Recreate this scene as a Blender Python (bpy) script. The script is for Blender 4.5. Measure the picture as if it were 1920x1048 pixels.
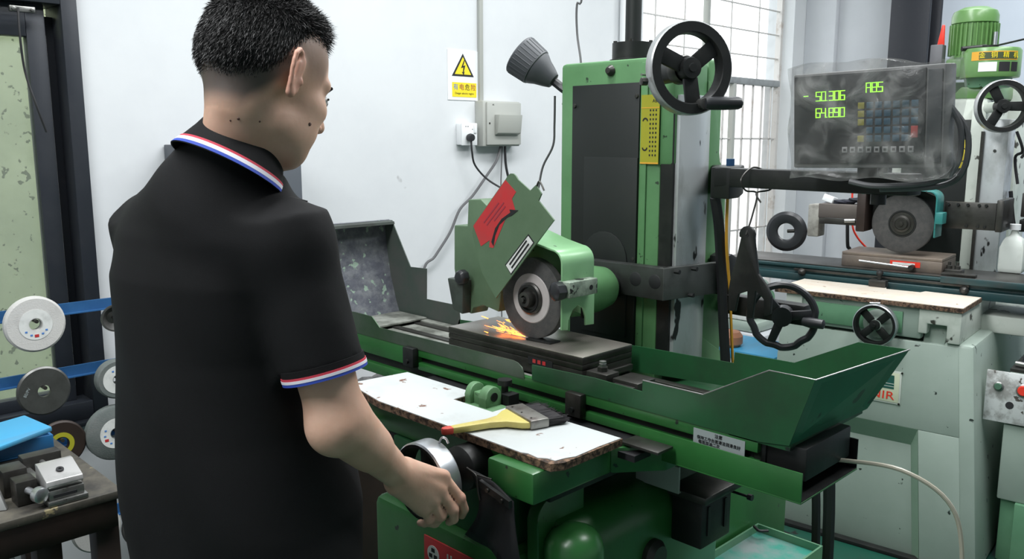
import bpy, bmesh, math, random
import numpy as np
from mathutils import Vector as V, Matrix as M
R_ = math.radians
for o in list(bpy.data.objects): bpy.data.objects.remove(o)
SC = bpy.context.scene
COL = SC.collection
random.seed(4)

# ---------------------------------------------------------------- camera
CAM = V((1.412, -1.495, 1.52))
PITCH, YAW = math.atan(264/1600), R_(44.8)
_R = V((math.sin(YAW), math.cos(YAW), 0))
_H = V((-math.cos(YAW), math.sin(YAW), 0))
_F = _H*math.cos(PITCH) - V((0, 0, 1))*math.sin(PITCH)
_U = _H*math.sin(PITCH) + V((0, 0, 1))*math.cos(PITCH)
cd = bpy.data.cameras.new('camera'); cam = bpy.data.objects.new('camera', cd); COL.objects.link(cam)
cd.sensor_width = 36; cd.lens = 30; cd.clip_start = .05
mw = M((( _R.x, _U.x, -_F.x, CAM.x), (_R.y, _U.y, -_F.y, CAM.y), (_R.z, _U.z, -_F.z, CAM.z), (0, 0, 0, 1)))
cam.matrix_world = mw
SC.camera = cam

# ---------------------------------------------------------------- world, lights, exposure
w = bpy.data.worlds.new('overcast'); SC.world = w; w.use_nodes = True
bg = w.node_tree.nodes['Background']
bg.inputs[0].default_value = (.93, .97, 1, 1); bg.inputs[1].default_value = 2.6
def area(name, loc, rot, sx, sy, power, col=(1, 1, 1)):
    l = bpy.data.lights.new(name, 'AREA'); l.shape = 'RECTANGLE'; l.size = sx; l.size_y = sy; l.energy = power; l.color = col
    o = bpy.data.objects.new(name, l); COL.objects.link(o); o.location = loc; o.rotation_euler = rot; return o
area('unseen_ceiling_lamp', (-.2, .5, 3.3), (0, 0, 0), .5, 2.6, 75, (.97, .99, 1))
area('unseen_ceiling_lamp', (1.3, 1.6, 3.3), (0, 0, 0), .5, 2.6, 70, (.97, .99, 1))
area('unseen_ceiling_lamp', (.4, 3.3, 3.3), (0, 0, 0), 1.6, .5, 45, (.97, .99, 1))
area('unseen_ceiling_lamp', (.2, -2.3, 3.3), (0, 0, 0), .5, 2.2, 100, (.97, .99, 1))  # unseen fill, added behind the camera to brighten the worker
SC.view_settings.view_transform = 'Standard'; SC.view_settings.look = 'None'
SC.view_settings.exposure = 0; SC.view_settings.gamma = 1; SC.view_settings.use_curve_mapping = False

# ---------------------------------------------------------------- materials
def new_mat(name):
    m = bpy.data.materials.new(name); m.use_nodes = True
    return m, m.node_tree.nodes, m.node_tree.links, m.node_tree.nodes['Principled BSDF']
def mat(name, col, rough=.5, metal=0., c2=None, scale=8., lo=.45, hi=.62, bump=0., bscale=60., spots=None, sscale=30., sth=.30, coat=0., detail=6., stretch=None, emit=None, est=1., alpha=None):
    """colour mixed with a second one by noise, small dark spots of wear, fine bump"""
    m, N, L, B = new_mat(name)
    tc = N.new('ShaderNodeTexCoord'); mp = N.new('ShaderNodeMapping'); L.new(tc.outputs['Object'], mp.inputs[0])
    if stretch: mp.inputs['Scale'].default_value = stretch
    out = None
    def rgb(c): return (c[0], c[1], c[2], 1)
    B.inputs['Base Color'].default_value = rgb(col)
    if c2:
        n = N.new('ShaderNodeTexNoise'); n.inputs['Scale'].default_value = scale; n.inputs['Detail'].default_value = detail; n.inputs['Roughness'].default_value = .65
        L.new(mp.outputs[0], n.inputs['Vector'])
        r = N.new('ShaderNodeValToRGB'); r.color_ramp.elements[0].position = lo; r.color_ramp.elements[1].position = hi
        r.color_ramp.elements[0].color = rgb(col); r.color_ramp.elements[1].color = rgb(c2)
        L.new(n.outputs[0], r.inputs[0]); out = r.outputs[0]
    if spots:
        n = N.new('ShaderNodeTexNoise'); n.inputs['Scale'].default_value = sscale; n.inputs['Detail'].default_value = 3
        L.new(mp.outputs[0], n.inputs['Vector'])
        r = N.new('ShaderNodeValToRGB'); r.color_ramp.elements[0].position = sth; r.color_ramp.elements[1].position = sth+.03
        r.color_ramp.elements[0].color = (1, 1, 1, 1); r.color_ramp.elements[1].color = (0, 0, 0, 1)
        L.new(n.outputs[0], r.inputs[0])
        mx = N.new('ShaderNodeMix'); mx.data_type = 'RGBA'
        L.new(r.outputs[0], mx.inputs[0])
        if out: L.new(out, mx.inputs[6])
        else: mx.inputs[6].default_value = rgb(col)
        mx.inputs[7].default_value = rgb(spots); out = mx.outputs[2]
    if out: L.new(out, B.inputs['Base Color'])
    B.inputs['Roughness'].default_value = rough; B.inputs['Metallic'].default_value = metal
    if coat: B.inputs['Coat Weight'].default_value = coat; B.inputs['Coat Roughness'].default_value = .2
    if bump:
        n = N.new('ShaderNodeTexNoise'); n.inputs['Scale'].default_value = bscale; n.inputs['Detail'].default_value = 4
        L.new(mp.outputs[0], n.inputs['Vector'])
        b = N.new('ShaderNodeBump'); b.inputs['Strength'].default_value = bump; b.inputs['Distance'].default_value = .004
        L.new(n.outputs[0], b.inputs['Height']); L.new(b.outputs[0], B.inputs['Normal'])
    if emit: B.inputs['Emission Color'].default_value = rgb(emit); B.inputs['Emission Strength'].default_value = est
    if alpha is not None: B.inputs['Alpha'].default_value = alpha
    return m
GR = mat('green paint', (.026, .135, .032), .34, 0, (.019, .09, .022), 5, .42, .75, .05, 40, (.01, .02, .012), 38, .27, .2)  # one green paint in several tones; this one carries the lower parts' shade
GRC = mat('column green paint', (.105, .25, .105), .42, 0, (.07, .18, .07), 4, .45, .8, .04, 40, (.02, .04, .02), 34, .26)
GRL = mat('lit green paint', (.25, .48, .25), .35, 0, (.20, .42, .20), 6, .45, .7, .03, 50, (.02, .03, .02), 55, .25, .15)  # same green paint, brightened to hold the light on the guard
GRP = mat('matt green plate', (.10, .165, .095), .5, 0, (.085, .145, .08), 14, .4, .7, .05, 80)
GRD = mat('shaded tray green', (.014, .085, .030), .42, 0, (.016, .055, .024), 4, .42, .62, .06, 30, (.012, .02, .015), 20, .3, .15)  # same green paint, with the tray's shade put into the colour
GRT = mat('bare worn tray edge', (.10, .13, .10), .38, .5, (.05, .10, .05), 5, .4, .65, .05, 50)
BLK = mat('black iron', (.012, .013, .013), .45, .2, (.03, .03, .028), 10, .5, .75, .08, 60)
BLM = mat('matt black panel', (.008, .011, .010), .55, 0, (.014, .016, .013), 5, .5, .8, .04, 40)
RUB = mat('black rubber', (.006, .006, .007), .65, 0, (.011, .010, .013), 12, .4, .7, .1, 40)
BKP = mat('black plastic', (.018, .019, .022), .38)
GRM = mat('grey motor plastic', (.075, .08, .088), .5)
STL = mat('ground steel', (.34, .34, .33), .34, .85, (.19, .19, .18), 9, .45, .65, .05, 60, (.06, .05, .04), 40, .3)
STD = mat('dark oily steel', (.075, .073, .068), .38, .7, (.045, .042, .038), 9, .45, .65, .08, 60)
CHR = mat('chrome rim', (.60, .62, .65), .32, .9)
WAY = mat('scraped way', (.50, .53, .54), .34, .35, (.30, .31, .30), 7, .5, .72, .03, 40, (.03, .03, .03), 24, .33, 0, 6, (1, 1, .45))
WHT = mat('white wall plaster', (.68, .70, .715), .85, 0, (.63, .65, .67), 2.2, .4, .7, .12, 22, (.40, .40, .41), 7, .215)
GRW = mat('shade grey plaster', (.56, .58, .61), .85, 0, (.51, .53, .56), 1.6, .4, .7, .08, 22, (.4, .4, .4), 6, .2)  # the back wall's weaker light is put into this grey
BLW = mat('bluish wall plaster', (.50, .55, .62), .85, 0, (.47, .52, .59), 1.5, .4, .7, .05, 22)
FLR = mat('green floor paint', (.010, .085, .055), .3, 0, (.03, .05, .04), 2.4, .45, .7, .08, 20, (.02, .02, .02), 12, .34)
FRM = mat('dark window frame', (.022, .026, .034), .42, .2, (.035, .038, .045), 5, .5, .8, .05, 40)
POST = mat('dark steel post', (.014, .016, .022), .45, .2, (.03, .03, .035), 30, .6, .75, .1, 60)
WBR = mat('white painted bars', (.62, .60, .58), .5, .1, (.34, .27, .22), 9, .55, .75)
GRY = mat('grey box plastic', (.42, .43, .40), .45)
WPL = mat('white plastic', (.80, .82, .83), .4)
BRD = mat('melamine board', (.56, .59, .59), .4, 0, (.47, .49, .48), 9, .55, .75, .05, 60, (.20, .11, .08), 34, .30)
BRD2 = mat('worn tan board', (.62, .56, .48), .45, 0, (.55, .42, .30), 12, .5, .8, .06, 60, (.25, .14, .08), 30, .3)
CHIP = mat('chipboard edge', (.20, .12, .075), .8, 0, (.03, .018, .012), 90, .42, .58, .5, 130)
CRM = mat('pale grey green paint', (.35, .42, .37), .42, 0, (.29, .36, .31), 3, .4, .75, .04, 30, (.02, .03, .025), 26, .275, .1)
CRW = mat('worn cream paint', (.58, .62, .56), .45, 0, (.36, .42, .36), 6, .5, .8, .06, 30, (.05, .05, .04), 14, .33)
MGR = mat('mid green paint', (.16, .34, .20), .42, 0, (.11, .26, .15), 4, .4, .75, .05, 30, (.02, .03, .02), 26, .29)
TEA = mat('teal paint', (.03, .20, .19), .38, 0, (.015, .12, .12), 6, .45, .7, .06, 40, (.02, .02, .02), 30, .3)
TEAD = mat('dark teal paint', (.018, .055, .06), .4, .1, (.05, .055, .055), 6, .5, .75, .08, 40)
TNK = mat('worn teal lid', (.06, .36, .28), .4, 0, (.30, .36, .36), 7, .48, .66, .05, 30, (.03, .05, .05), 14, .3)
MOT = mat('olive green motor paint', (.13, .27, .085), .35, 0, (.10, .22, .07), 5, .4, .7, 0, 40, None, 0, 0, .2)
BLU = mat('blue rack paint', (.018, .085, .22), .45, 0, (.03, .12, .28), 10, .5, .8)
LBL = mat('light blue plastic', (.05, .30, .52), .5, 0, (.10, .22, .34), 20, .5, .75, 0, 40, None, 0, 0, 0, 6, (1, .1, 1))
DBL = mat('blue plastic', (.02, .14, .34), .4)
BTP = mat('grimy bench top', (.10, .09, .07), .6, 0, (.035, .032, .028), 9, .4, .62, .2, 40, (.26, .22, .12), 30, .3)
BRN = mat('brown steel', (.035, .022, .018), .5, .2, (.02, .014, .012), 8, .4, .7, .08, 40)
RED = mat('red print', (.52, .03, .035), .5, 0, (.42, .05, .05), 14, .45, .7)
REDB = mat('bright red', (.75, .04, .02), .4)
YEL = mat('yellow print', (.85, .68, .02), .5)
YLD = mat('dim yellow label', (.36, .345, .025), .45)
ORG = mat('orange print', (.75, .38, .04), .5)
INK = mat('black ink', (.012, .012, .014), .6)
INR = mat('dark red ink', (.30, .03, .05), .6)
LAB = mat('white label', (.70, .71, .69), .5, 0, (.55, .56, .54), 30, .5, .7)
LBD = mat('grey label', (.30, .34, .34), .5)
BLI = mat('blue ink', (.08, .22, .55), .6)
WHL = mat('dark grinding wheel', (.055, .055, .055), .85, 0, (.075, .073, .07), 50, .4, .6, .25, 300)
WHP = mat('pink wheel paper', (.52, .48, .47), .6, 0, (.44, .40, .39), 12, .4, .7)
WHW = mat('white corundum', (.56, .55, .53), .85, 0, (.44, .43, .42), 14, .55, .75, .2, 250)
WHG = mat('grey green abrasive', (.12, .14, .135), .85, 0, (.16, .17, .165), 20, .4, .7, .2, 250)
WDS = mat('turned dark steel', (.13, .13, .125), .35, .6, (.10, .10, .095), 30, .4, .7)
WOOD = mat('yellow painted handle', (.62, .53, .16), .45, 0, (.42, .30, .12), 12, .55, .8, .03, 40)
REDT = mat('red dipped tip', (.60, .07, .05), .5)
TIN = mat('brush tin', (.30, .29, .27), .4, .7, (.16, .14, .13), 20, .5, .7)
BRS = mat('dark bristle', (.018, .016, .018), .8)
CAB = mat('grey cable', (.11, .11, .115), .55)
CAK = mat('black cable', (.015, .015, .017), .5)
HOS = mat('clear hose', (.48, .45, .36), .3)
BTL = mat('milky plastic', (.62, .66, .62), .5, 0, (.45, .48, .42), 9, .5, .8)
SHR = mat('black polo fabric', (.003, .003, .0036), .8, 0, (.005, .005, .006), 4, .4, .7, .12, 900); SHR.node_tree.nodes['Principled BSDF'].inputs['Specular IOR Level'].default_value = .3
TRO = mat('dark trousers', (.008, .008, .010), .85)
PWH = mat('white piping', (.75, .74, .80), .7); PRD = mat('red piping', (.55, .04, .07), .7); PBL = mat('blue piping', (.03, .07, .42), .7)
MOLE = mat('mole', (.10, .045, .035), .6)
EYEW = mat('eye white', (.7, .68, .65), .3)
LED = mat('green digits', (.1, .5, .02), .5, emit=(.30, 1.0, .02), est=2.4)
SPK = mat('hot sparks', (1, .3, .05), .5, emit=(1, .24, .03), est=6)
CRIN = mat('rough inner hood', (.075, .08, .10), .7, 0, (.17, .18, .19), 22, .42, .7, 1., 34, (.22, .30, .24), 34, .35)
SLT = mat('dirty swarf tray', (.30, .31, .28), .5, .2, (.10, .105, .09), 8, .45, .65, .2, 60)
GLV = mat('dark cloth', (.012, .014, .022), .9, 0, (.03, .03, .045), 18, .5, .7, .4, 60)
OUTW = mat('mossy outer wall', (.56, .58, .38), .9, 0, (.44, .47, .30), 3, .4, .7, .2, 30, (.16, .18, .10), 26, .33)
OUTP = mat('pale green pipe', (.40, .52, .40), .7)
def chuck_mat():
    m, N, L, B = new_mat('laminated chuck face')
    tc = N.new('ShaderNodeTexCoord'); wv = N.new('ShaderNodeTexWave'); wv.inputs['Scale'].default_value = 62; wv.bands_direction = 'X'; wv.inputs['Distortion'].default_value = .1
    ns = N.new('ShaderNodeTexNoise'); ns.inputs['Scale'].default_value = 7
    L.new(tc.outputs['Object'], wv.inputs[0]); L.new(tc.outputs['Object'], ns.inputs['Vector'])
    r = N.new('ShaderNodeValToRGB'); r.color_ramp.elements[0].color = (.13, .12, .105, 1); r.color_ramp.elements[1].color = (.42, .39, .35, 1)
    r.color_ramp.elements[0].position = .35; r.color_ramp.elements[1].position = .75
    ad = N.new('ShaderNodeMath'); ad.operation = 'MULTIPLY_ADD'; ad.inputs[1].default_value = .35
    L.new(wv.outputs[0], ad.inputs[0]); L.new(ns.outputs[0], ad.inputs[2]); L.new(ad.outputs[0], r.inputs[0]); L.new(r.outputs[0], B.inputs['Base Color'])
    B.inputs['Metallic'].default_value = .75; B.inputs['Roughness'].default_value = .33; return m
CHK = chuck_mat()
def glass_mat(name, col, fac, rough=.1):
    m, N, L, B = new_mat(name)
    t = N.new('ShaderNodeBsdfTransparent'); t.inputs[0].default_value = (col[0], col[1], col[2], 1)
    mx = N.new('ShaderNodeMixShader'); mx.inputs[0].default_value = fac
    B.inputs['Base Color'].default_value = (.6, .62, .62, 1); B.inputs['Roughness'].default_value = rough
    L.new(t.outputs[0], mx.inputs[1]); L.new(B.outputs[0], mx.inputs[2]); L.new(mx.outputs[0], N['Material Output'].inputs[0]); return m
GLS = glass_mat('window glass', (.93, .97, .94), .10, .05)
def bag_mat():
    m, N, L, B = new_mat('wrinkled clear plastic')
    t = N.new('ShaderNodeBsdfTransparent'); t.inputs[0].default_value = (.9, .9, .9, 1)
    mx = N.new('ShaderNodeMixShader')
    B.inputs['Base Color'].default_value = (.55, .55, .53, 1); B.inputs['Roughness'].default_value = .16
    tc = N.new('ShaderNodeTexCoord'); n = N.new('ShaderNodeTexNoise'); n.inputs['Scale'].default_value = 14; n.inputs['Detail'].default_value = 4; n.inputs['Distortion'].default_value = 1.2
    L.new(tc.outputs['Object'], n.inputs['Vector'])
    b = N.new('ShaderNodeBump'); b.inputs['Strength'].default_value = .7; b.inputs['Distance'].default_value = .012
    L.new(n.outputs[0], b.inputs['Height']); L.new(b.outputs[0], B.inputs['Normal'])
    mr = N.new('ShaderNodeMapRange'); mr.inputs[1].default_value = .45; mr.inputs[2].default_value = .72; mr.inputs[3].default_value = .10; mr.inputs[4].default_value = .42
    L.new(n.outputs[0], mr.inputs[0]); L.new(mr.outputs[0], mx.inputs[0])
    L.new(t.outputs[0], mx.inputs[1]); L.new(B.outputs[0], mx.inputs[2]); L.new(mx.outputs[0], N['Material Output'].inputs[0]); return m
BAG = bag_mat()
def skin_mat():
    m, N, L, B = new_mat('skin')
    a = N.new('ShaderNodeAttribute'); a.attribute_name = 'tone'
    tc = N.new('ShaderNodeTexCoord'); n = N.new('ShaderNodeTexNoise'); n.inputs['Scale'].default_value = 22; n.inputs['Detail'].default_value = 5
    L.new(tc.outputs['Object'], n.inputs['Vector'])
    r = N.new('ShaderNodeValToRGB'); r.color_ramp.elements[0].position = .35; r.color_ramp.elements[1].position = .7
    r.color_ramp.elements[0].color = (.64, .385, .275, 1); r.color_ramp.elements[1].color = (.74, .47, .35, 1)
    L.new(n.outputs[0], r.inputs[0])
    sp = N.new('ShaderNodeSeparateColor'); L.new(a.outputs['Color'], sp.inputs[0])
    m1 = N.new('ShaderNodeMix'); m1.data_type = 'RGBA'; m1.inputs[7].default_value = (.07, .06, .055, 1)
    L.new(sp.outputs[0], m1.inputs[0]); L.new(r.outputs[0], m1.inputs[6])
    m2 = N.new('ShaderNodeMix'); m2.data_type = 'RGBA'; m2.inputs[7].default_value = (.58, .25, .19, 1)
    L.new(sp.outputs[1], m2.inputs[0]); L.new(m1.outputs[2], m2.inputs[6]); L.new(m2.outputs[2], B.inputs['Base Color'])
    B.inputs['Roughness'].default_value = .48; B.inputs['Subsurface Weight'].default_value = .12; B.inputs['Subsurface Scale'].default_value = .01
    b = N.new('ShaderNodeBump'); b.inputs['Strength'].default_value = .12; b.inputs['Distance'].default_value = .002
    n2 = N.new('ShaderNodeTexNoise'); n2.inputs['Scale'].default_value = 120; L.new(tc.outputs['Object'], n2.inputs['Vector'])
    L.new(n2.outputs[0], b.inputs['Height']); L.new(b.outputs[0], B.inputs['Normal']); return m
SKN = skin_mat()
HAIR = mat('black hair', (.010, .009, .009), .5)
HCAP = mat('cropped black hair', (.014, .013, .013), .75, 0, (.022, .021, .021), 60, .4, .7, .6, 400)

# ---------------------------------------------------------------- building helpers
def wm(o):
    m = o.matrix_basis.copy()
    return wm(o.parent) @ m if o.parent else m
def tag(o, label=None, cat=None, group=None, kind=None):
    if label: o['label'] = label
    if cat: o['category'] = cat
    if group: o['group'] = group
    if kind: o['kind'] = kind
    return o
def thing(name, label, cat, loc=(0, 0, 0), rz=0, group=None):
    o = bpy.data.objects.new(name, None); COL.objects.link(o); o.empty_display_size = .05
    o.location = loc; o.rotation_euler = (0, 0, rz); tag(o, label, cat, group); return o
def frame(n, up=(0, 0, 1)):
    n = V(n).normalized(); u = V(up)
    if abs(n.dot(u)) > .99: u = V((0, 1, 0))
    x = u.cross(n).normalized(); y = n.cross(x)
    return x, y, n
class MB:
    def __init__(s): s.bm = bmesh.new(); s.mi = 0
    def face(s, vs):
        try: f = s.bm.faces.new(vs); f.material_index = s.mi; return f
        except ValueError: return None
    def poly(s, pts): return s.face([s.bm.verts.new(p) for p in pts])
    def box(s, a, b):
        x0, y0, z0 = [min(p, q) for p, q in zip(a, b)]; x1, y1, z1 = [max(p, q) for p, q in zip(a, b)]
        return s.hexa([(x0, y0, z0), (x1, y0, z0), (x1, y1, z0), (x0, y1, z0), (x0, y0, z1), (x1, y0, z1), (x1, y1, z1), (x0, y1, z1)])
    def hexa(s, P):
        v = [s.bm.verts.new(p) for p in P]
        for q in ((0, 3, 2, 1), (4, 5, 6, 7), (0, 1, 5, 4), (1, 2, 6, 5), (2, 3, 7, 6), (3, 0, 4, 7)): s.face([v[i] for i in q])
        return s
    def obox(s, c, n, sx, sy, sz, up=(0, 0, 1)):
        x, y, z = frame(n, up); c = V(c)
        return s.hexa([c+x*(a*sx/2)+y*(b*sy/2)+z*(d*sz/2) for d in (-1, 1) for a, b in ((-1, -1), (1, -1), (1, 1), (-1, 1))])
    def prism(s, pts, d):
        d = V(d); a = [s.bm.verts.new(V(p)) for p in pts]; b = [s.bm.verts.new(V(p)+d) for p in pts]
        s.face(a[::-1]); s.face(b); n = len(a)
        for i in range(n): s.face([a[i], a[(i+1) % n], b[(i+1) % n], b[i]])
        return s
    def pY(s, xz, y0, y1): return s.prism([(x, y0, z) for x, z in xz], (0, y1-y0, 0))
    def pX(s, yz, x0, x1): return s.prism([(x0, y, z) for y, z in yz], (x1-x0, 0, 0))
    def pZ(s, xy, z0, z1): return s.prism([(x, y, z0) for x, y in xy], (0, 0, z1-z0))
    def lathe(s, prof, c, n, seg=32, up=(0, 0, 1), a0=0, a1=2*math.pi, sx=1.):
        """prof: list of (radius, height along n)"""
        x, y, z = frame(n, up); c = V(c); full = abs(a1-a0-2*math.pi) < 1e-6; k = seg if full else seg+1
        rings = []
        for r, h in prof:
            if r < 1e-6: rings.append([s.bm.verts.new(c+z*h)]*k); continue
            rings.append([s.bm.verts.new(c+z*h+(x*math.cos(a0+(a1-a0)*i/seg)*sx+y*math.sin(a0+(a1-a0)*i/seg))*r) for i in range(k)])
        for p, q in zip(rings, rings[1:]):
            for i in range(seg):
                j = (i+1) % k; vs = []
                for v in (p[i], p[j], q[j], q[i]):
                    if v not in vs: vs.append(v)
                if len(vs) > 2: s.face(vs)
        return s
    def cyl(s, a, b, r, r2=None, seg=20):
        a, b = V(a), V(b); h = (b-a).length; r2 = r if r2 is None else r2
        return s.lathe([(0, 0), (r, 0), (r2, h), (0, h)], a, b-a, seg)
    def tube(s, pts, r, seg=8, smooth=True, closed=False):
        pts = [V(p) for p in pts]
        if smooth and len(pts) > 2:
            q = []; n = len(pts)
            for i in range(n-1):
                p0, p1, p2, p3 = pts[max(i-1, 0)], pts[i], pts[i+1], pts[min(i+2, n-1)]
                for t in [k/6 for k in range(6)]:
                    q.append(.5*((2*p1)+(p2-p0)*t+(2*p0-5*p1+4*p2-p3)*t*t+(3*p1-p0-3*p2+p3)*t**3))
            pts = q+[pts[-1]]
        prev = None; rings = []
        for i, p in enumerate(pts):
            d = (pts[min(i+1, len(pts)-1)]-pts[max(i-1, 0)]).normalized()
            if prev is None:
                x = d.orthogonal().normalized()
            else: x = (prev-d*prev.dot(d)).normalized()
            prev = x; y = d.cross(x); rr = r(i/(len(pts)-1)) if callable(r) else r
            rings.append([s.bm.verts.new(p+(x*math.cos(2*math.pi*k/seg)+y*math.sin(2*math.pi*k/seg))*rr) for k in range(seg)])
        for a, b in zip(rings, rings[1:]):
            for k in range(seg): s.face([a[k], a[(k+1) % seg], b[(k+1) % seg], b[k]])
        s.face(rings[0][::-1]); s.face(rings[-1]); return s
    def build(s, name, m, parent=None, bev=0, bseg=2, local=False, ang=35, sub=0):
        bm = s.bm
        bmesh.ops.recalc_face_normals(bm, faces=bm.faces)
        if bev:
            es = [e for e in bm.edges if len(e.link_faces) == 2 and e.calc_face_angle(0) > R_(28)]
            bmesh.ops.bevel(bm, geom=es, offset=bev, segments=bseg, profile=.5, affect='EDGES', clamp_overlap=True)
        me = bpy.data.meshes.new(name); bm.to_mesh(me); bm.free()
        for q in (m if isinstance(m, (list, tuple)) else [m]): me.materials.append(q)
        return link(name, me, parent, local, ang)
def link(name, me, parent=None, local=False, ang=35):
    if parent and not local: me.transform(wm(parent).inverted())
    me.polygons.foreach_set('use_smooth', [True]*len(me.polygons))
    me.set_sharp_from_angle(angle=R_(ang))
    o = bpy.data.objects.new(name, me); COL.objects.link(o)
    if parent: o.parent = parent
    return o
def text(name, s, size, loc, n, m, parent, local=False, ext=.0004, up=(0, 0, 1), align='CENTER', sx=1.):
    c = bpy.data.curves.new('t', 'FONT'); c.body = s; c.size = size; c.align_x = align; c.align_y = 'CENTER'; c.extrude = ext
    c.resolution_u = 3
    o = bpy.data.objects.new('t', c); COL.objects.link(o)
    dg = bpy.context.evaluated_depsgraph_get(); me = bpy.data.meshes.new_from_object(o.evaluated_get(dg)); me.name = name
    bpy.data.objects.remove(o)
    x, y, z = frame(n, up)
    me.transform(M(((x.x, y.x, z.x, loc[0]), (x.y, y.y, z.y, loc[1]), (x.z, y.z, z.z, loc[2]), (0, 0, 0, 1))) @ M.Diagonal((sx, 1, 1, 1)))
    me.materials.clear(); me.materials.append(m)
    return link(name, me, parent, local)
def struct(o, label=None): o['kind'] = 'structure'; return o
def copy_tree(o, parent=None):
    c = o.copy(); COL.objects.link(c); c.parent = parent
    for ch in list(o.children): copy_tree(ch, c)
    return c
def arc(cx, cy, r, a0, a1, n=8): return [(cx+r*math.cos(R_(a0+(a1-a0)*i/n)), cy+r*math.sin(R_(a0+(a1-a0)*i/n))) for i in range(n+1)]
def handwheel(parent, c, n, R, depth, nsp=3, rot=90, rim_w=.012, local=False, crank=None, face=BLK, band=CHR, hub=.02, dished=.3):
    """c: centre of the front face; n: outward normal. rim part with hub, spokes and crank as sub-parts"""
    x, y, z = frame(n); c = V(c)
    b = MB()
    b.mi = 0
    b.lathe([(R-rim_w, -depth*.15), (R-rim_w*.9, 0), (R-.003, 0)], c, n, 48)
    b.lathe([(R-rim_w, -depth*.15), (R-rim_w*1.05, -depth), (R-.002, -depth)], c, n, 48)
    b.mi = 1
    b.lathe([(R-.003, 0), (R, -.003), (R, -depth+.003), (R-.002, -depth)], c, n, 48)
    bmesh.ops.remove_doubles(b.bm, verts=b.bm.verts, dist=1e-5)
    rim = b.build('handwheel', [face, band], parent, local=local)
    k = MB(); k.lathe([(0, .004), (hub*.4, .004), (hub*.45, 0), (hub, -.001), (hub*1.1, -depth*dished), (hub*1.1, -depth*1.2), (0, -depth*1.2)], c, n, 24)
    k.build('hub', face, rim, local=local)
    for i in range(nsp):
        a = R_(rot+360*i/nsp); d = x*math.cos(a)+y*math.sin(a); t = n_cross = V(n).normalized().cross(d)
        p0 = c+d*hub*.9-V(n).normalized()*depth*.55; p1 = c+d*(R-rim_w*.8)-V(n).normalized()*depth*.5; q = V(n).normalized()
        s = MB(); w0, w1, th = R*.17, R*.12, depth*.16
        s.hexa([p0-t*w0/1-q*th, p0+t*w0-q*th, p1+t*w1*1.5-q*th, p1-t*w1*1.5-q*th, p0-t*w0+q*th, p0+t*w0+q*th, p1+t*w1*1.5+q*th, p1-t*w1*1.5+q*th])
        s.build('spoke', face, rim, bev=.002, local=local)
    return rim
# ================================================================ the room
WX = -1.55
b = MB(); b.box((-6, -5, -.1), (6, 6, 0)); struct(b.build('floor', FLR))
b = MB()
for y0, y1, z0, z1 in ((-5, -2.6, 0, 3.4), (-2.6, -.505, 0, .60), (-2.6, -.505, 2.3, 3.4), (-.505, 2.47, 0, 3.4), (2.47, 4.2, 0, .45), (2.47, 4.2, 3.1, 3.4), (4.2, 4.62, 0, 3.4)):
    b.box((WX-.2, y0, z0), (WX, y1, z1))
struct(b.build('wall_left', WHT))
b = MB(); b.box((WX-.2, -5.2, 3.4), (5.2, 4.62, 3.5)); struct(b.build('ceiling', WHT))
b = MB(); b.box((WX, 4.42, 0), (-.75, 4.62, 3.4)); struct(b.build('wall_back', GRW))
b = MB(); b.box((-.75, 4.42, 0), (5.2, 4.62, 3.4)); struct(b.build('wall_back', BLW))
b = MB(); b.box((5.0, -5, 0), (5.2, 4.42, 3.4)); struct(b.build('wall_right', GRW))
b = MB(); b.box((WX, -5.2, 0), (5.2, -5, 3.4)); struct(b.build('wall_front', GRW))
b = MB(); b.box((WX, 4.36, 0), (-1.33, 4.42, 3.4)); struct(b.build('trim_1', GRW, bev=.006))
b = MB(); b.box((-.895, 4.2, 0), (-.655, 4.23, 3.4)); b.box((-.895, 4.39, 0), (-.655, 4.42, 3.4)); b.box((-.79, 4.23, 0), (-.76, 4.39, 3.4))
struct(b.build('trim_2', POST, bev=.003))
# window 1: dark sliding window on the left, mossy wall outside
win = thing('window_1', None, None, (WX, -1.5, .6)); struct(win)
fr = MB()
fr.box((WX-.12, -.553, .60), (WX+.03, -.505, 2.3)); fr.box((WX-.12, -2.6, .60), (WX+.03, -.553, .66)); fr.box((WX-.12, -2.6, 1.93), (WX+.03, -.553, 2.3)); fr.box((WX-.12, -2.6, .66), (WX+.03, -2.54, 1.93))
fro = fr.build('window_frame', FRM, win, bev=.003)
s = MB(); s.box((WX-.05, -.645, .66), (WX-.01, -.590, 1.93)); s.box((WX-.05, -2.54, .66), (WX-.01, -.645, .70)); s.box((WX-.05, -2.54, 1.83), (WX-.01, -.645, 1.93)); s.box((WX-.05, -1.72, .70), (WX-.01, -1.66, 1.83))
s.build('sash', FRM, win, bev=.003)
s = MB(); s.box((WX-.11, -.578, .66), (WX-.06, -.553, 1.90)); s.build('track', POST, win)
s = MB(); s.box((WX-.06, -.589, .70), (WX-.045, -.580, 1.84)); s.build('sash_light_slit', WPL, win)  # white strip standing in for daylight through the sash gap
s = MB(); s.box((WX-.034, -1.66, .70), (WX-.028, -.645, 1.83)); s.box((WX-.034, -2.54, .70), (WX-.028, -1.72, 1.83)); s.build('pane', GLS, win)
s = MB(); s.box((WX+.03, -.70, 1.895), (WX+.045, -.63, 1.912)); s.cyl((WX+.03, -.69, 1.903), (WX+.052, -.69, 1.903), .006); s.cyl((WX+.03, -.64, 1.903), (WX+.052, -.64, 1.903), .005)
s.build('latch', STL, win, bev=.002)
s = MB(); s.box((WX, -2.6, .585), (WX+.06, -.50, .60)); s.build('sill', FRM, win, bev=.003)
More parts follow.
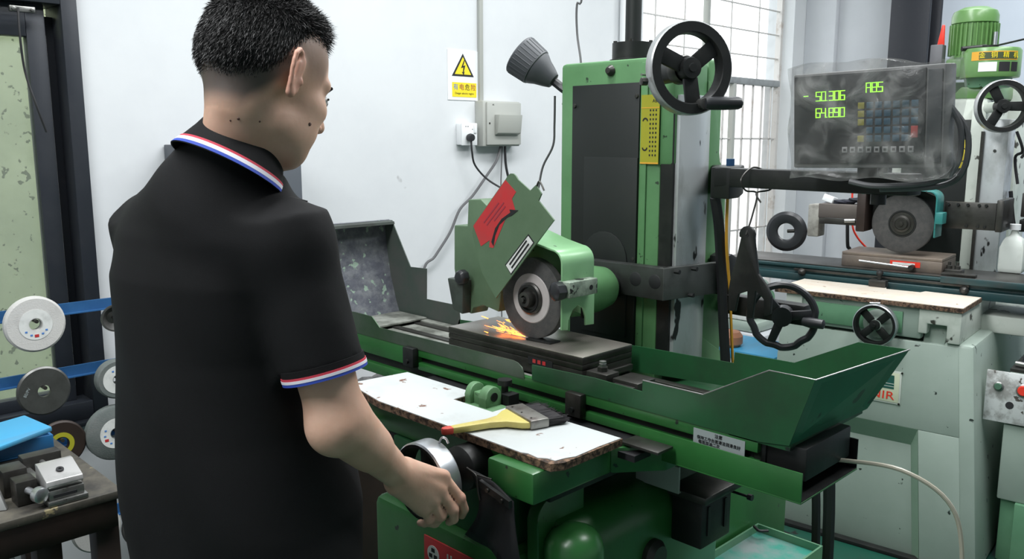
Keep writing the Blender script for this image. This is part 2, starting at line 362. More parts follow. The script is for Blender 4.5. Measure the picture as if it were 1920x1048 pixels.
# thin wire dangling at the window latch
s = MB(); s.tube([(WX+.055, -.68, 1.905), (WX+.06, -.683, 1.82), (WX+.05, -.675, 1.72), (WX+.06, -.655, 1.62), (WX+.05, -.63, 1.54)], .0035)
tag(s.build('wire', CAK), 'thin dark wire dangling from the dark window frame at the far left', 'wire')
# outside the left window
b = MB(); b.box((-3.3, -5, -.1), (-3.1, .4, 3.2)); o = b.build('wall_outside', OUTW); struct(o)
cn = thing('downpipe_frame', 'pale green pipe frame against the mossy wall outside the left window', 'pipe', (-3.0, -1.0, 0))
for y in (-.98, -1.15, -1.62, -1.9): 
    s = MB(); s.cyl((-3.02, y, 0), (-3.02, y, 2.8), .016); s.build('pipe', OUTP, cn)
for z in (.55, 1.42, 2.0):
    s = MB(); s.cyl((-3.05, -2.1, z), (-3.05, -.9, z), .010); s.build('crossbar', OUTP, cn)
def branch(pts, r, lab):
    s = MB(); s.tube(pts, lambda t: r*(1-.6*t)); tag(s.build('branch', lab[1]), lab[0], 'branch')
branch([(-2.9, -1.45, 1.0), (-2.9, -1.2, 1.08), (-2.85, -1.0, 1.17), (-2.85, -.85, 1.20)], .012, ('bare dark branch rising right outside the left window, the upper one', FRM))
branch([(-2.9, -1.5, .90), (-2.9, -1.2, .95), (-2.85, -.85, 1.02)], .010, ('bare dark branch outside the left window, just below the other branch', FRM))
branch([(-3.05, -1.5, 1.6), (-3.05, -1.25, 1.72), (-3.05, -1.05, 1.9), (-3.05, -.98, 2.1)], .010, ('pale curved vine stem high on the mossy wall outside', OUTP))
# window 2: barred window, overexposed sky
win = thing('window_2', None, None, (WX, 3.3, .45)); struct(win)
def bar(name, p0, p1, r, m=WBR):
    s = MB(); s.box([min(a, c)-r for a, c in zip(p0, p1)], [max(a, c)+r for a, c in zip(p0, p1)]); return s.build(name, m, win, bev=r*.3)
XW = WX-.10
s = MB(); s.box((XW-.02, 2.47, .45), (XW+.02, 2.50, 3.1)); s.box((XW-.02, 4.17, .45), (XW+.02, 4.2, 3.1)); s.box((XW-.02, 2.5, .45), (XW+.02, 4.17, .49)); s.box((XW-.02, 2.5, 3.06), (XW+.02, 4.17, 3.1))
s.build('window_frame', WBR, win)
bar('transom', (XW, 2.5, 1.90), (XW, 4.17, 1.90), .022, mat('grey transom', (.34, .36, .37), .5, 0, (.24, .25, .26), 8, .5, .7))
bar('mullion', (XW, 3.26, 1.92), (XW, 3.26, 3.06), .018, GRY)
bar('mullion', (XW, 3.60, .49), (XW, 3.60, 1.88), .019, GRY)
for z in (2.07, 2.23, 2.39, 2.55, 2.71, 2.87): bar('cross_bar', (XW, 2.5, z), (XW, 4.17, z), .0045)
for y in (2.72, 3.02, 3.55, 3.9): bar('upright_bar', (XW, y, 1.92), (XW, y, 3.06), .004)
for i in range(13): 
    y = 2.62+.124*i
    if abs(y-3.60) > .03: bar('upright_bar', (XW, y, .49), (XW, y, 1.88), .0055)
for z in (.90, 1.52): bar('cross_bar', (XW, 2.5, z), (XW, 4.17, z), .0055)
FROST = glass_mat('bright frosted pane', (.97, .95, .94), .35, .4)
s = MB(); s.box((XW-.035, 2.5, .49), (XW-.029, 3.58, 1.88)); s.build('pane', FROST, win)
s = MB(); s.box((XW-.035, 3.62, .49), (XW-.029, 4.17, 1.88)); s.build('pane', FROST, win)
# conduit on the wall
s = MB(); s.box((WX, 1.222, 1.69), (WX+.018, 1.244, 3.3)); tag(s.build('cable_trunking', GRY, bev=.002), 'thin grey trunking running up the white wall above the breaker box', 'trunking')
s = MB(); s.cyl((WX+.03, 2.26, 1.0), (WX+.03, 2.26, 3.3), .022); tag(s.build('wall_pipe', WPL), 'white pipe on the wall behind the green grinder column', 'pipe')
# warning sign
sg = thing('warning_sign', 'white sign with yellow lightning triangle above the breaker box', 'sign', (WX, 1.135, 1.69))
s = MB(); s.box((WX, 1.041, 1.692), (WX+.003, 1.229, 1.912)); s.build('plate', WPL, sg)
X = WX+.0032
def tri(cy, cz, h, wd, m, x, name, par):
    s = MB(); s.prism([(x, cy-wd/2, cz-h*.45), (x, cy+wd/2, cz-h*.45), (x, cy, cz+h*.55)], (.0006, 0, 0)); return s.build(name, m, par)
t1 = tri(1.131, 1.842, .100, .132, INK, X, 'triangle', sg); tri(1.131, 1.840, .076, .098, YEL, X+.0006, 'yellow_field', t1)
s = MB(); s.prism([(X+.0012, y+1.131, z+1.835) for y, z in ((.006, .034), (-.012, -.002), (.002, .002), (-.002, -.020), (-.008, -.018), (.004, -.034), (.009, -.016), (.004, -.018), (.014, .012), (.001, .008), (.011, .034))], (.0006, 0, 0)); s.build('lightning_bolt', INK, sg)
s = MB(); s.box((X, 1.066, 1.706), (X+.0008, 1.212, 1.770)); s.build('yellow_panel', YEL, sg)
for ch, y, m in (('有', 1.087, BLI), ('电', 1.122, INR), ('危', 1.157, INK), ('险', 1.192, INR)):
    text('lettering', ch, .030, (X+.001, y, 1.748), (1, 0, 0), m, sg)
text('lettering', 'Danger electric region', .0125, (X+.001, 1.139, 1.722), (1, 0, 0), INK, sg)
# breaker box and socket
bb = thing('breaker_box', 'beige plastic breaker box on the white wall', 'breaker box', (WX, 1.33, 1.49))
s = MB(); s.box((WX, 1.205, 1.485), (WX+.055, 1.445, 1.692)); bo = s.build('housing', GRY, bb, bev=.005)
s = MB(); s.box((WX+.055, 1.222, 1.492), (WX+.066, 1.442, 1.686)); s.build('front_cover', GRY, bb, bev=.003)
s = MB(); s.pY([(WX+.066, 1.63), (WX+.098, 1.63), (WX+.088, 1.545), (WX+.066, 1.535)], 1.268, 1.420); s.build('flap', mat('darker beige', (.36, .37, .34), .4), bb, bev=.003)
for y in (1.236, 1.432):
    s = MB(); s.cyl((WX+.066, y, 1.59), (WX+.068, y, 1.59), .004); s.build('screw', STD, bb)
text('lettering', 'AC', .009, (WX+.0664, 1.26, 1.674), (1, 0, 0), INK, bb)
so = thing('wall_socket', 'white wall socket with a black plug, left of the breaker box', 'socket', (WX, 1.15, 1.49))
s = MB(); s.box((WX, 1.088, 1.492), (WX+.036, 1.178, 1.588)); s.build('back_box', WPL, so, bev=.004)
s = MB(); s.box((WX+.036, 1.086, 1.490), (WX+.044, 1.180, 1.590)); s.build('face_plate', WPL, so, bev=.003)
for y in (1.11, 1.123):
    s = MB(); s.box((WX+.044, y-.002, 1.572), (WX+.0445, y+.002, 1.577)); s.build('slot', INK, so)
for y, z in ((1.150, 1.562), (1.162, 1.562), (1.155, 1.535), (1.155, 1.520)):
    s = MB(); s.box((WX+.044, y-.003, z-.0015), (WX+.0446, y+.003, z+.0015)); s.build('slot', INK, so)
s = MB(); s.box((WX+.044, 1.158, 1.545), (WX+.049, 1.172, 1.582)); s.build('rocker_switch', WPL, so, bev=.001)
pl = thing('plug', 'black plug pushed into the white wall socket with its cable hanging', 'plug', (WX+.06, 1.125, 1.52))
s = MB(); s.lathe([(0, 0), (.016, 0), (.019, .012), (.015, .026), (0, .028)], (WX+.0465, 1.125, 1.525), (1, 0, 0), 16); s.build('plug_body', BKP, pl)
s = MB(); s.tube([(WX+.062, 1.125, 1.512), (WX+.065, 1.127, 1.46), (WX+.06, 1.15, 1.40), (WX+.09, 1.20, 1.335), (WX+.16, 1.25, 1.285), (WX+.24, 1.27, 1.25), (WX+.27, 1.26, 1.15), (WX+.26, 1.24, .9), (WX+.22, 1.25, .4), (WX+.2, 1.3, .01)], .0045); s.build('cable', CAK, pl)
s = MB(); s.tube([(WX+.03, 1.34, 1.485), (WX+.035, 1.31, 1.42), (WX+.03, 1.25, 1.35), (WX+.03, 1.16, 1.26), (WX+.03, 1.08, 1.20), (WX+.03, 1.02, 1.10), (WX+.03, .93, 1.00), (WX+.03, .86, .92), (WX+.03, .85, .5)], .006)
tag(s.build('cable', CAB), 'thick grey cable curving down the wall from the breaker box', 'cable')
s = MB(); s.tube([(WX+.04, 1.36, 1.485), (WX+.04, 1.365, 1.40), (WX+.05, 1.38, 1.32), (WX+.07, 1.40, 1.26), (WX+.07, 1.38, 1.0), (WX+.05, 1.36, .3)], .006)
tag(s.build('cable', CAK), 'black cable dropping straight from the breaker box behind the wheel guard', 'cable')
s = MB(); s.tube([(WX+.03, 1.352, 1.485), (WX+.03, 1.342, 1.3), (WX+.03, 1.34, 1.1), (WX+.03, 1.35, .4)], .003)
tag(s.build('cable', CAB), 'thinnest pale grey cable dropping from the breaker box', 'cable')
# electrical cabinet behind the table
ec = thing('steel_cabinet', 'tall dark grey steel cabinet against the white wall behind the worker', 'cabinet', (-1.40, -.02, 0))
s = MB(); s.box((WX+.004, -.25, 0), (-1.37, .18, 1.50)); s.build('body', mat('slate grey', (.065, .075, .09), .45), ec, bev=.004)
s = MB(); s.box((-1.37, -.24, .06), (-1.355, .17, 1.49)); d = s.build('door', mat('slate grey door', (.075, .085, .10), .42), ec, bev=.003)
s = MB(); s.box((-1.355, .12, .9), (-1.335, .14, 1.0)); s.build('handle', BKP, d, bev=.003)
# swarf bin behind the machine
sb = thing('scrap_bin', 'low dark bin heaped with grey grinding swarf behind the left end of the grinder', 'bin', (-1.2, .3, 0))
s = MB(); s.pX([(-.25, 0), (-.25, .52), (1.1, .52), (1.1, 0)], -1.33, -.90); s.build('bin_body', BRN, sb, bev=.006)
s = MB(); n = 26
vv = [[s.bm.verts.new((-1.325+.42*i/10, -.24+1.33*j/n, .52+.13*math.sin(math.pi*i/10)*math.sin(math.pi*j/n)+random.uniform(-.012, .012))) for j in range(n+1)] for i in range(11)]
for i in range(10):
    for j in range(n): s.face([vv[i][j], vv[i+1][j], vv[i+1][j+1], vv[i][j+1]])
s.build('swarf', mat('grey swarf', (.07, .07, .072), .9, 0, (.16, .16, .155), 30, .4, .6, .9, 60), sb)

# ================================================================ left: bench, rack with grinding wheels
bn = thing('workbench', 'low steel workbench with a grimy grey top at the left edge', 'workbench', (-.72, -1.4, 0))
s = MB(); s.box((-1.06, -2.3, .762), (-.40, -.868, .78)); s.build('bench_top', BTP, bn, bev=.002)
s = MB(); s.box((-1.04, -2.28, .70), (-1.0, -.88, .762)); s.box((-.45, -2.28, .70), (-.405, -.88, .762)); s.box((-1.0, -.92, .70), (-.45, -.88, .762)); s.box((-1.0, -2.28, .70), (-.45, -2.24, .762)); s.build('apron', BRN, bn, bev=.002)
for x, y in ((-.44, -.90), (-1.01, -.90), (-.44, -2.26), (-1.01, -2.26), (-.44, -1.015)):
    s = MB(); s.box((x-.024, y-.024, 0), (x+.024, y+.024, .70)); s.build('leg', BRN, bn, bev=.003)
s = MB(); s.box((-1.0, -2.24, .18), (-.46, -.93, .195)); s.build('lower_shelf', BTP, bn)
# blue box with tilted lid
bx = thing('tool_box', 'blue plastic box with its lighter lid lying askew, on the bench', 'box', (-.88, -1.05, .78))
s = MB()
s.box((-.93, -1.32, .781), (-.755, -.895, .786)); s.box((-.762, -1.32, .786), (-.755, -.895, .820)); s.box((-.93, -1.32, .786), (-.923, -.895, .820)); s.box((-.923, -.902, .786), (-.762, -.895, .820)); s.box((-.923, -1.32, .786), (-.762, -1.313, .820))
s.build('box_body', DBL, bx, bev=.002)
s = MB(); s.hexa([(-.60, -1.25, .822), (-.722, -.905, .838), (-.850, -.928, .842), (-.80, -1.30, .822), (-.60, -1.25, .832), (-.722, -.905, .850), (-.850, -.928, .854), (-.80, -1.30, .834)]); s.build('lid', LBL, bx, bev=.003)
# toolmaker's vise
vs = thing('machine_vise', 'small steel toolmaker vise with a round clamping knob on the bench', 'vise', (-.56, -.99, .78))
def vb(name, a, c, m=STL, bev=.002):
    s = MB(); s.box(a, c); return s.build(name, m, vs, bev=bev)
BRT = mat('bright steel', (.55, .54, .53), .35, .6, (.40, .40, .39), 12, .5, .7)
vb('base', (-.60, -1.012, .781), (-.405, -.935, .792)); vb('slot_block', (-.455, -1.008, .792), (-.412, -.940, .812))
s = MB(); s.box((-.4125, -1.0, .797), (-.4105, -.955, .803)); s.build('slot', INK, vs)
s = MB(); s.pY([(-.485, .812), (-.485, .853), (-.472, .853), (-.415, .832), (-.412, .822), (-.42, .812)], -1.010, -.940); jw = s.build('moving_jaw', BRT, vs, bev=.0015)
s = MB(); s.lathe([(0, 0), (.0075, 0), (.0075, .003), (.003, .003), (.003, .001), (0, .001)], (-.443, -.975, .8425), (.35, 0, .94), 16); s.build('jaw_screw', INK, jw)
vb('fixed_jaw', (-.60, -1.012, .792), (-.565, -.935, .842), STD); vb('guide_bar', (-.565, -1.012, .792), (-.485, -.998, .820)); vb('guide_bar', (-.565, -.95, .792), (-.485, -.937, .820))
s = MB(); s.cyl((-.565, -.975, .825), (-.485, -.975, .825), .006); s.build('screw_spindle', STL, vs)
vb('tail_block', (-.50, -1.055, .781), (-.455, -1.016, .832), STD); vb('tail_block', (-.575, -1.062, .781), (-.52, -1.016, .838), STD)
s = MB(); s.cyl((-.455, -1.035, .812), (-.425, -1.025, .810), .007); s.lathe([(0, 0), (.014, 0), (.016, .003), (.016, .018), (.013, .020), (0, .020)], (-.428, -1.026, .810), (.95, .28, -.05), 24); s.build('knob', CHR, vs)
ap = thing('angle_plate', 'bright steel plate with a round hole, standing on the bench left of the vise', 'plate', (-.53, -1.14, .78))
s = MB(); s.prism([(-.50, -1.16, .781), (-.455, -1.075, .781), (-.50, -1.085, .842), (-.545, -1.15, .850)], (-.012, .006, 0)); s.build('plate_body', mat('bright ground steel', (.50, .50, .49), .35, .7), ap, bev=.002)
s = MB(); s.cyl((-.474, -1.09, .793), (-.470, -1.094, .793), .006); s.build('hole', INK, ap)
# wheel rack
RX = -1.28
rk = thing('wheel_rack', 'blue steel rack of three rails holding grinding wheels beneath the window', 'rack', (RX, -.9, 0))
for z in (1.022, .830, .622, .36):
    s = MB(); s.box((RX-.012, -1.9, z-.016), (RX-.004, -.30, z+.016)); s.box((RX-.004, -1.9, z-.016), (RX+.012, -.30, z-.013)); s.build('rail', BLU, rk)
for y in (-1.9, -.30):
    s = MB(); s.box((RX-.025, y-.015, 0), (RX-.012, y+.015, 1.10)); s.build('upright', BLU, rk); s = MB(); s.box((RX-.12, y-.015, 0), (RX+.14, y+.015, .012)); s.build('foot', BLU, rk)
def disc(y, z, r, th, m, label, bore=.018, paper=None, pr=.5, dish=False, marks=False, group=None, x=RX+.04):
    t = thing('grinding_wheel', label, 'grinding wheel', (x, y, z), 0, 'grinding wheels on the blue rack')
    s = MB()
    if dish: s.lathe([(bore, -.004), (bore, .004), (r*.45, .002), (r*.88, .022), (r, .022), (r, .016), (r*.5, -.010), (bore, -.004)], (x, y, z), (1, 0, 0), 40)
    else: s.lathe([(bore, -th/2), (bore, th/2), (r*.93, th/2), (r, th/2-.004), (r, -th/2+.004), (r*.93, -th/2), (bore, -th/2)], (x, y, z), (1, 0, 0), 48)
    bmesh.ops.remove_doubles(s.bm, verts=s.bm.verts, dist=1e-6)
    w = s.build('wheel_body', m, t)
    if paper:
        s = MB(); s.lathe([(bore+.002, th/2+.0002), (bore+.002, th/2+.001), (r*pr, th/2+.001), (r*pr, th/2+.0002)], (x, y, z), (1, 0, 0), 40); p = s.build('paper_disc', paper, t)
        for k, (aa, mm) in enumerate(((215, BLI), (245, BLI), (270, RED), (300, BLI), (325, BLI))):
            if marks is False: break
            aa += marks; rr = (bore+r*pr)/2+.002
            cy, cz = y+rr*math.cos(R_(aa)), z+rr*math.sin(R_(aa)); wd = .006 if mm is BLI else .011
            s = MB(); s.obox((x+th/2+.0014, cy, cz), (1, 0, 0), wd, .005 if mm is BLI else .008, .0006); s.build('print', mm, p)
    s = MB(); s.cyl((RX, y, z+bore-.006), (x+th/2+.012, y, z+bore-.006), .0055); s.build('peg', STD, rk)
    return t
disc(-.783, .998, .080, .024, WHW, 'white grinding wheel with a printed paper ring, top left on the blue rack', .0165, LAB, .55, marks=0)
disc(-.568, .986, .041, .03, WDS, 'small black dish-shaped wheel hanging at the top right of the rack', .006, dish=True)
g = disc(-.775, .799, .072, .012, WDS, 'dark turned metal wheel with pale lettering, second row of the rack', .0175)
text('lettering', '80/PV', .012, (RX+.0465, -.820, .803), (1, 0, 0), LBD, g, up=(0, -.85, .5))
disc(-.573, .795, .060, .032, WHG, 'grey wheel with a white printed centre in the middle row beside the worker', .013, LAB, .72, marks=150)
disc(-.590, .628, .085, .030, WHG, 'largest grey-green wheel with a pale printed label, lower row beside the worker', .015, LAB, .55, marks=-60)
disc(-.742, .630, .070, .014, BRN, 'brown-edged wheel with a yellow centre peeping out behind the blue box', .020, YLD, .5)
disc(-.86, .335, .088, .02, WHG, 'pale grey wheel hanging low behind the bench leg, the leftmost', .016, LBD, .4)
disc(-.665, .335, .072, .02, WHW, 'light grey wheel low on the rack under the bench corner', .014)
disc(-.515, .300, .075, .02, WHL, 'black wheel low on the rack beside the worker', .016, YLD, .3)
# ================================================================ main surface grinder
G = thing('surface_grinder', 'green surface grinder with long tray-edged table and tall column, being run by the worker', 'grinding machine', (.1, .1, 0))
def P(name, mb, m, par=G, bev=0, **k): return mb.build(name, m, par, bev=bev, **k)
def bxm(name, a, c, m, par=G, bev=.003): s = MB(); s.box(a, c); return s.build(name, m, par, bev=bev)
# base
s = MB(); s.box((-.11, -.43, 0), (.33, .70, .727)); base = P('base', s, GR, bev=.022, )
s = MB(); s.box((-.06, -.405, .727), (.30, .60, .872)); P('cross_ways', s, GRD, bev=.004)
# rounded casting on the right flank
s = MB(); s.prism([(.30, -.34, .0), (.425, -.34, .0)]+[(x, -.34, z) for x, z in arc(.355, .72, .07, 0, 90, 8)]+[(.30, -.34, .79)], (0, .50, 0)); P('side_casting', s, GR, bev=.008)
s = MB(); s.lathe([(.058, -.75), (.058, 0), (.054, .018), (.042, .034), (.022, .044), (0, .047)], (.408, -.330, .745), (0, 0, 1), 28); P('corner_boss', s, GR)
s = MB(); s.lathe([(.0, -.02), (.034, -.02), (.034, .0), (.024, .012), (.0, .012)], (.436, -.10, .655), (1, 0, 0), 24); P('oil_cap', s, STD)
s = MB(); s.pX([(-.385, .70), (-.385, .80)]+[(y, z) for y, z in arc(-.345, .80, .04, 180, 90, 5)]+[(-.25, .84), (-.25, .70)], .335, .365); P('rib', s, GR, bev=.004)
# name plate, red
s = MB(); s.box((.078, -.4335, .60), (.262, -.430, .694)); npl = P('name_plate', s, RED, bev=.001)
s = MB(); s.lathe([(0, 0), (.019, 0), (.019, .0008), (0, .0008)], (.109, -.4335, .660), (0, -1, 0), 24); s.build('emblem', LAB, npl)
for a in (90, 210, 330):
    s = MB(); s.obox((.109+.009*math.cos(R_(a)), -.4345, .660+.009*math.sin(R_(a))), (0, -1, 0), .011, .009, .001); s.build('emblem_petal', INK, npl, bev=.002)
text('lettering', 'JI', .044, (.150, -.4338, .660), (0, -1, 0), LAB, npl, align='LEFT')
# saddle
s = MB(); s.pZ([(-.24, -.2325), (.42, -.2325), (.42, -.15), (.47, -.13), (.47, .22), (-.24, .22)], .872, .905)
sad = P('saddle', s, GR, bev=.004)
s = MB(); s.pZ([(-.24, -.40), (.30, -.40), (.30, -.457), (.42, -.457), (.42, -.232), (-.24, -.232)], .872, .933); P('saddle_front', s, GR, bev=.006)
s = MB(); s.pZ([(.42, -.24), (.49, -.15), (.49, -.10), (.42, -.10)], .872, .925); P('saddle_ear', s, GR, bev=.004)
bxm('saddle_gib', (-.20, -.38, .845), (.39, .20, .872), BLK)
s = MB(); s.box((-.24, -.228, .905), (.47, .14, .918)); P('saddle_top_way', s, RUB)
bxm('way_cover', (.425, -.215, .928), (.515, -.165, .934), STD, bev=.001)
# cross feed handwheel with bearing
s = MB(); s.lathe([(.045, 0), (.045, .06), (.03, .075), (.016, .08), (.016, .14), (0, .14)], (.22, -.395, .886), (0, -1, 0), 28); P('feed_bearing', s, BLK)
hwf = handwheel(G, (.215, -.552, .884), (0, -1, 0), .076, .042, 3, 90, .010, band=CHR, hub=.018, face=BLK)
s = MB(); s.tube([(.232, -.515, .958), (.236, -.512, .968), (.243, -.508, .967), (.246, -.505, .958)], .0022); P('zero_pin', s, CHR)
# rubber flap
s = MB(); n = 8
pa = [(.262, -.463, .897), (.30, -.468, .899), (.34, -.464, .893), (.385, -.463, .872)]
rows = []
for j in range(9):
    t = j/8; row = []
    for i in range(9):
        u = i/8; x = .262+.125*u+.008*math.sin(5*u+4*t)+(.030*math.sin(3*t))*(1-u)+.014*t*u; y = -.461-.010*t-.012*math.sin(7*u+3*t)*t-.006; z = .900-.028*u*u-.128*t-.012*u*t-.010*math.sin(8*u)*t
        row.append((x, y, z))
    rows.append(row)
f = [[s.bm.verts.new(q) for q in r] for r in rows]; k = [[s.bm.verts.new((q[0], q[1]+.003, q[2])) for q in r] for r in rows]
for A, fl in ((f, 0), (k, 1)):
    for j in range(8):
        for i in range(8): s.face([A[j][i], A[j][i+1], A[j+1][i+1], A[j+1][i]])
for j in range(8): s.face([f[j][0], f[j+1][0], k[j+1][0], k[j][0]]); s.face([f[j][8], f[j+1][8], k[j+1][8], k[j][8]])
for i in range(8): s.face([f[0][i], f[0][i+1], k[0][i+1], k[0][i]]); s.face([f[8][i], f[8][i+1], k[8][i+1], k[8][i]])
fl = P('rubber_flap', s, RUB, ang=180)
s = MB(); s.hexa([(.30, -.478, .893), (.380, -.478, .876), (.380, -.470, .876), (.30, -.470, .893), (.30, -.478, .880), (.380, -.478, .862), (.380, -.470, .862), (.30, -.470, .880)]); cl = s.build('clamp_strip', BLK, fl)
for x, z in ((.325, .881), (.362, .872)):
    s = MB(); s.cyl((x, -.478, z), (x, -.482, z), .004); s.build('bolt', STD, fl)
s = MB(); s.tube([(.258, -.47, .903), (.285, -.473, .899), (.292, -.475, .893), (.296, -.476, .870), (.300, -.475, .853)], .0022); s.tube([(.285, -.473, .899), (.33, -.473, .902)], .0018); s.build('torn_edge', STD, fl)
# table
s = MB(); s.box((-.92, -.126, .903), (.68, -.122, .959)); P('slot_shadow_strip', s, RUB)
tp = [(-.142, .983), (-.142, .958), (-.124, .958), (-.124, .942), (-.142, .942), (-.142, .923), (.142, .923), (.142, .955), (-.128, .955), (-.128, .983)]
s = MB(); s.pX(tp, -.30, .68); tab = P('table', s, GR, bev=.0015)
s = MB(); s.pX([(-.142, .983), (-.142, .928), (-.124, .928), (-.124, .903), (-.142, .903), (-.142, .875), (-.10, .875), (-.10, .923), (.142, .923), (.142, .955), (-.128, .955), (-.128, .983)], -.92, -.30); P('table_end', s, GR, bev=.0015)
for y in (-.075, .03, .112):
    s = MB(); s.box((-.70, y-.012, .955), (.70, y+.012, .962)); P('table_rail', s, SLT if y < 0 else STD, bev=.001)
s = MB(); s.box((-.62, -.126, .955), (-.28, .10, .958)); P('swarf_layer', s, SLT)
for x, c2 in ((-.318, 1), (.253, 1)):
    d = bxm('trip_dog', (x-.022, -.162, .930), (x+.022, -.142, .982), STD if x > 0 else BLK, bev=.003)
    s = MB(); s.cyl((x, -.162, .946), (x, -.168, .946), .006); s.build('bolt', BLK, d)
s = MB(); s.box((.545, -.1435, .944), (.655, -.142, .974)); lb = P('warning_label', s, LBD)
text('lettering', '注意', .0085, (.60, -.144, .968), (0, -1, 0), INK, lb); text('lettering', '保持工作台面清洁润滑良好', .0078, (.60, -.144, .958), (0, -1, 0), INK, lb); text('lettering', '每班加油二次', .0078, (.58, -.144, .950), (0, -1, 0), INK, lb)
# sheet-metal tray round the table
T = .0025
s = MB(); s.pY([(-.60, .978), (-.60, 1.035), (-.585, 1.037), (-.497, 1.036), (-.462, 1.010)]+[(-.1, 1.014), (.055, 1.015)]+[(.070, 1.012), (.083, 1.004), (.089, .992), (.091, .978)], -.1445, -.142)
P('front_sheet', s, GRT)
s = MB(); s.pY([(-.92, .978), (-.92, 1.10), (-.75, 1.05), (-.60, 1.035), (-.60, .978)], -.1445, -.142); P('front_sheet', s, GR)
s = MB(); s.pY([(.116, .981), (.116, 1.016), (.30, 1.022), (.423, 1.019), (.423, 1.042), (.563, 1.043), (.696, 1.116), (.781, 1.116), (.741, .989), (.68, .981)], -.1445, -.142)
P('front_sheet', s, GRD)
s = MB(); s.pY([(.20, 1.019), (.449, 1.026), (.451, 1.051), (.592, 1.054), (.724, 1.121), (.822, 1.123), (.75, .989), (.20, .955)], .158, .1605)
s.pY([(-.2, .955), (-.2, 1.00), (.20, 1.019), (.20, .955)], .158, .1605)
s.pY([(-.49, .955), (-.477, .985), (-.2, 1.00), (-.2, .955)], .158, .1605); P('back_sheet', s, GRD)
s = MB(); s.hexa([(.741, -.1418, .989), (.738, -.1418, .989), (.747, .1575, .989), (.750, .1575, .989), (.781, -.1418, 1.116), (.778, -.1418, 1.116), (.819, .1575, 1.123), (.822, .1575, 1.123)]); P('end_sheet', s, mat('lighter tray end', (.025, .17, .085), .4, 0, (.02, .11, .05), 4, .42, .7, .04, 30, (.012, .03, .02), 16, .29))  # end sheet has a lighter green than the front sheet
s = MB(); s.box((.62, -.142, .978), (.742, .158, .989)); P('tray_floor', s, GRD)
s = MB(); s.tube([(.563, -.1432, 1.043), (.696, -.1432, 1.116), (.781, -.1432, 1.116), (.822, .160, 1.123)], .0016, smooth=False); s.tube([(.423, -.1432, 1.042), (.563, -.1432, 1.043)], .0016, smooth=False); P('rolled_edge', s, STL)
# tall hood at the left end
SLTD = mat('grimy dark flange', (.045, .055, .048), .5, .2, (.03, .035, .03), 8)
s = MB(); s.pY([(-.90, .955), (-.86, 1.255), (-.801, 1.262), (-.709, 1.120), (-.629, 1.123), (-.632, 1.027), (-.481, 1.027), (-.474, .985), (-.474, .955)], .158, .1610); P('hood_side', s, mat('grimy grey green sheet', (.06, .085, .07), .5, .2, (.09, .09, .085), 7, .4, .7, .08, 40), bev=.0)
s = MB(); pr = [(-.765, .957), (-.785, 1.0), (-.812, 1.08), (-.828, 1.16), (-.838, 1.24), (-.812, 1.262)]
s.prism([(x, -.142, z) for x, z in pr]+[(x-.004, -.142, z+.002) for x, z in pr[::-1]], (0, .30, 0)); P('hood_back', s, CRIN, ang=60)
s = MB(); s.pY([(-.90, 1.245), (-.815, 1.262), (-.792, 1.258), (-.790, 1.250), (-.815, 1.253), (-.90, 1.238)], -.142, .1615); P('hood_flange', s, SLTD)
s = MB(); s.pY([(-.92, .96), (-.92, 1.25), (-.85, 1.258), (-.80, 1.10), (-.74, 1.05), (-.60, 1.035), (-.60, .98)], -.1420, -.1400); P('hood_side', s, GRD)
s = MB(); s.box((-.76, -.14, .965), (-.62, .15, .972)); s.box((-.76, .125, .955), (-.28, .155, .966)); P('drip_ledge', s, SLT, bev=.002)
# trough under the right end
s = MB(); s.box((.43, -.158, .897), (.775, -.155, .951)); s.box((.43, -.158, .894), (.775, .07, .897)); P('drip_trough', s, GR, bev=.0008)
s = MB(); s.box((.43, -.155, .8972), (.774, .067, .8985)); s.box((.43, .067, .897), (.774, .070, .955)); P('trough_dark_inside', s, BLK)  # black sheets added to darken the inside of the trough
bxm('end_block', (.678, -.125, .922), (.765, .055, .984), BLK, bev=.004)
bxm('end_block', (.665, -.13, .935), (.690, -.10, .985), BLK, bev=.003)
s = MB(); s.tube([(.70, .0, .915), (.77, .02, .925), (.86, .06, .92), (.93, .10, .87), (.955, .12, .78), (.96, .125, .6), (.97, .13, .3), (.97, .13, .02)], .0042); tag(s.build('drain_hose', HOS), 'clear yellowish hose looping down from the trough at the right end of the table', 'hose')
# bracket plates beneath trough and terminal box on the side
s = MB(); s.box((.35, -.06, .79), (.46, -.055, .845)); s.box((.35, -.06, .787), (.46, .10, .790)); P('splash_bracket', s, CRM)
tbx = bxm('terminal_box', (.425, -.03, .665), (.50, .085, .775), BLK)
bxm('cover_shelf', (.425, -.05, .775), (.52, .15, .792), STD)
for y in (-.005, .06):
    s = MB(); s.box((.50, y-.004, .69), (.503, y+.004, .755)); s.build('rib', BLK, tbx)
s = MB(); s.cyl((.49, .095, .757), (.535, .095, .757), .003); s.lathe([(0, 0), (.007, 0), (.007, .01), (0, .01)], (.535, .095, .757), (1, 0, 0), 12); P('latch_knob', s, BKP)
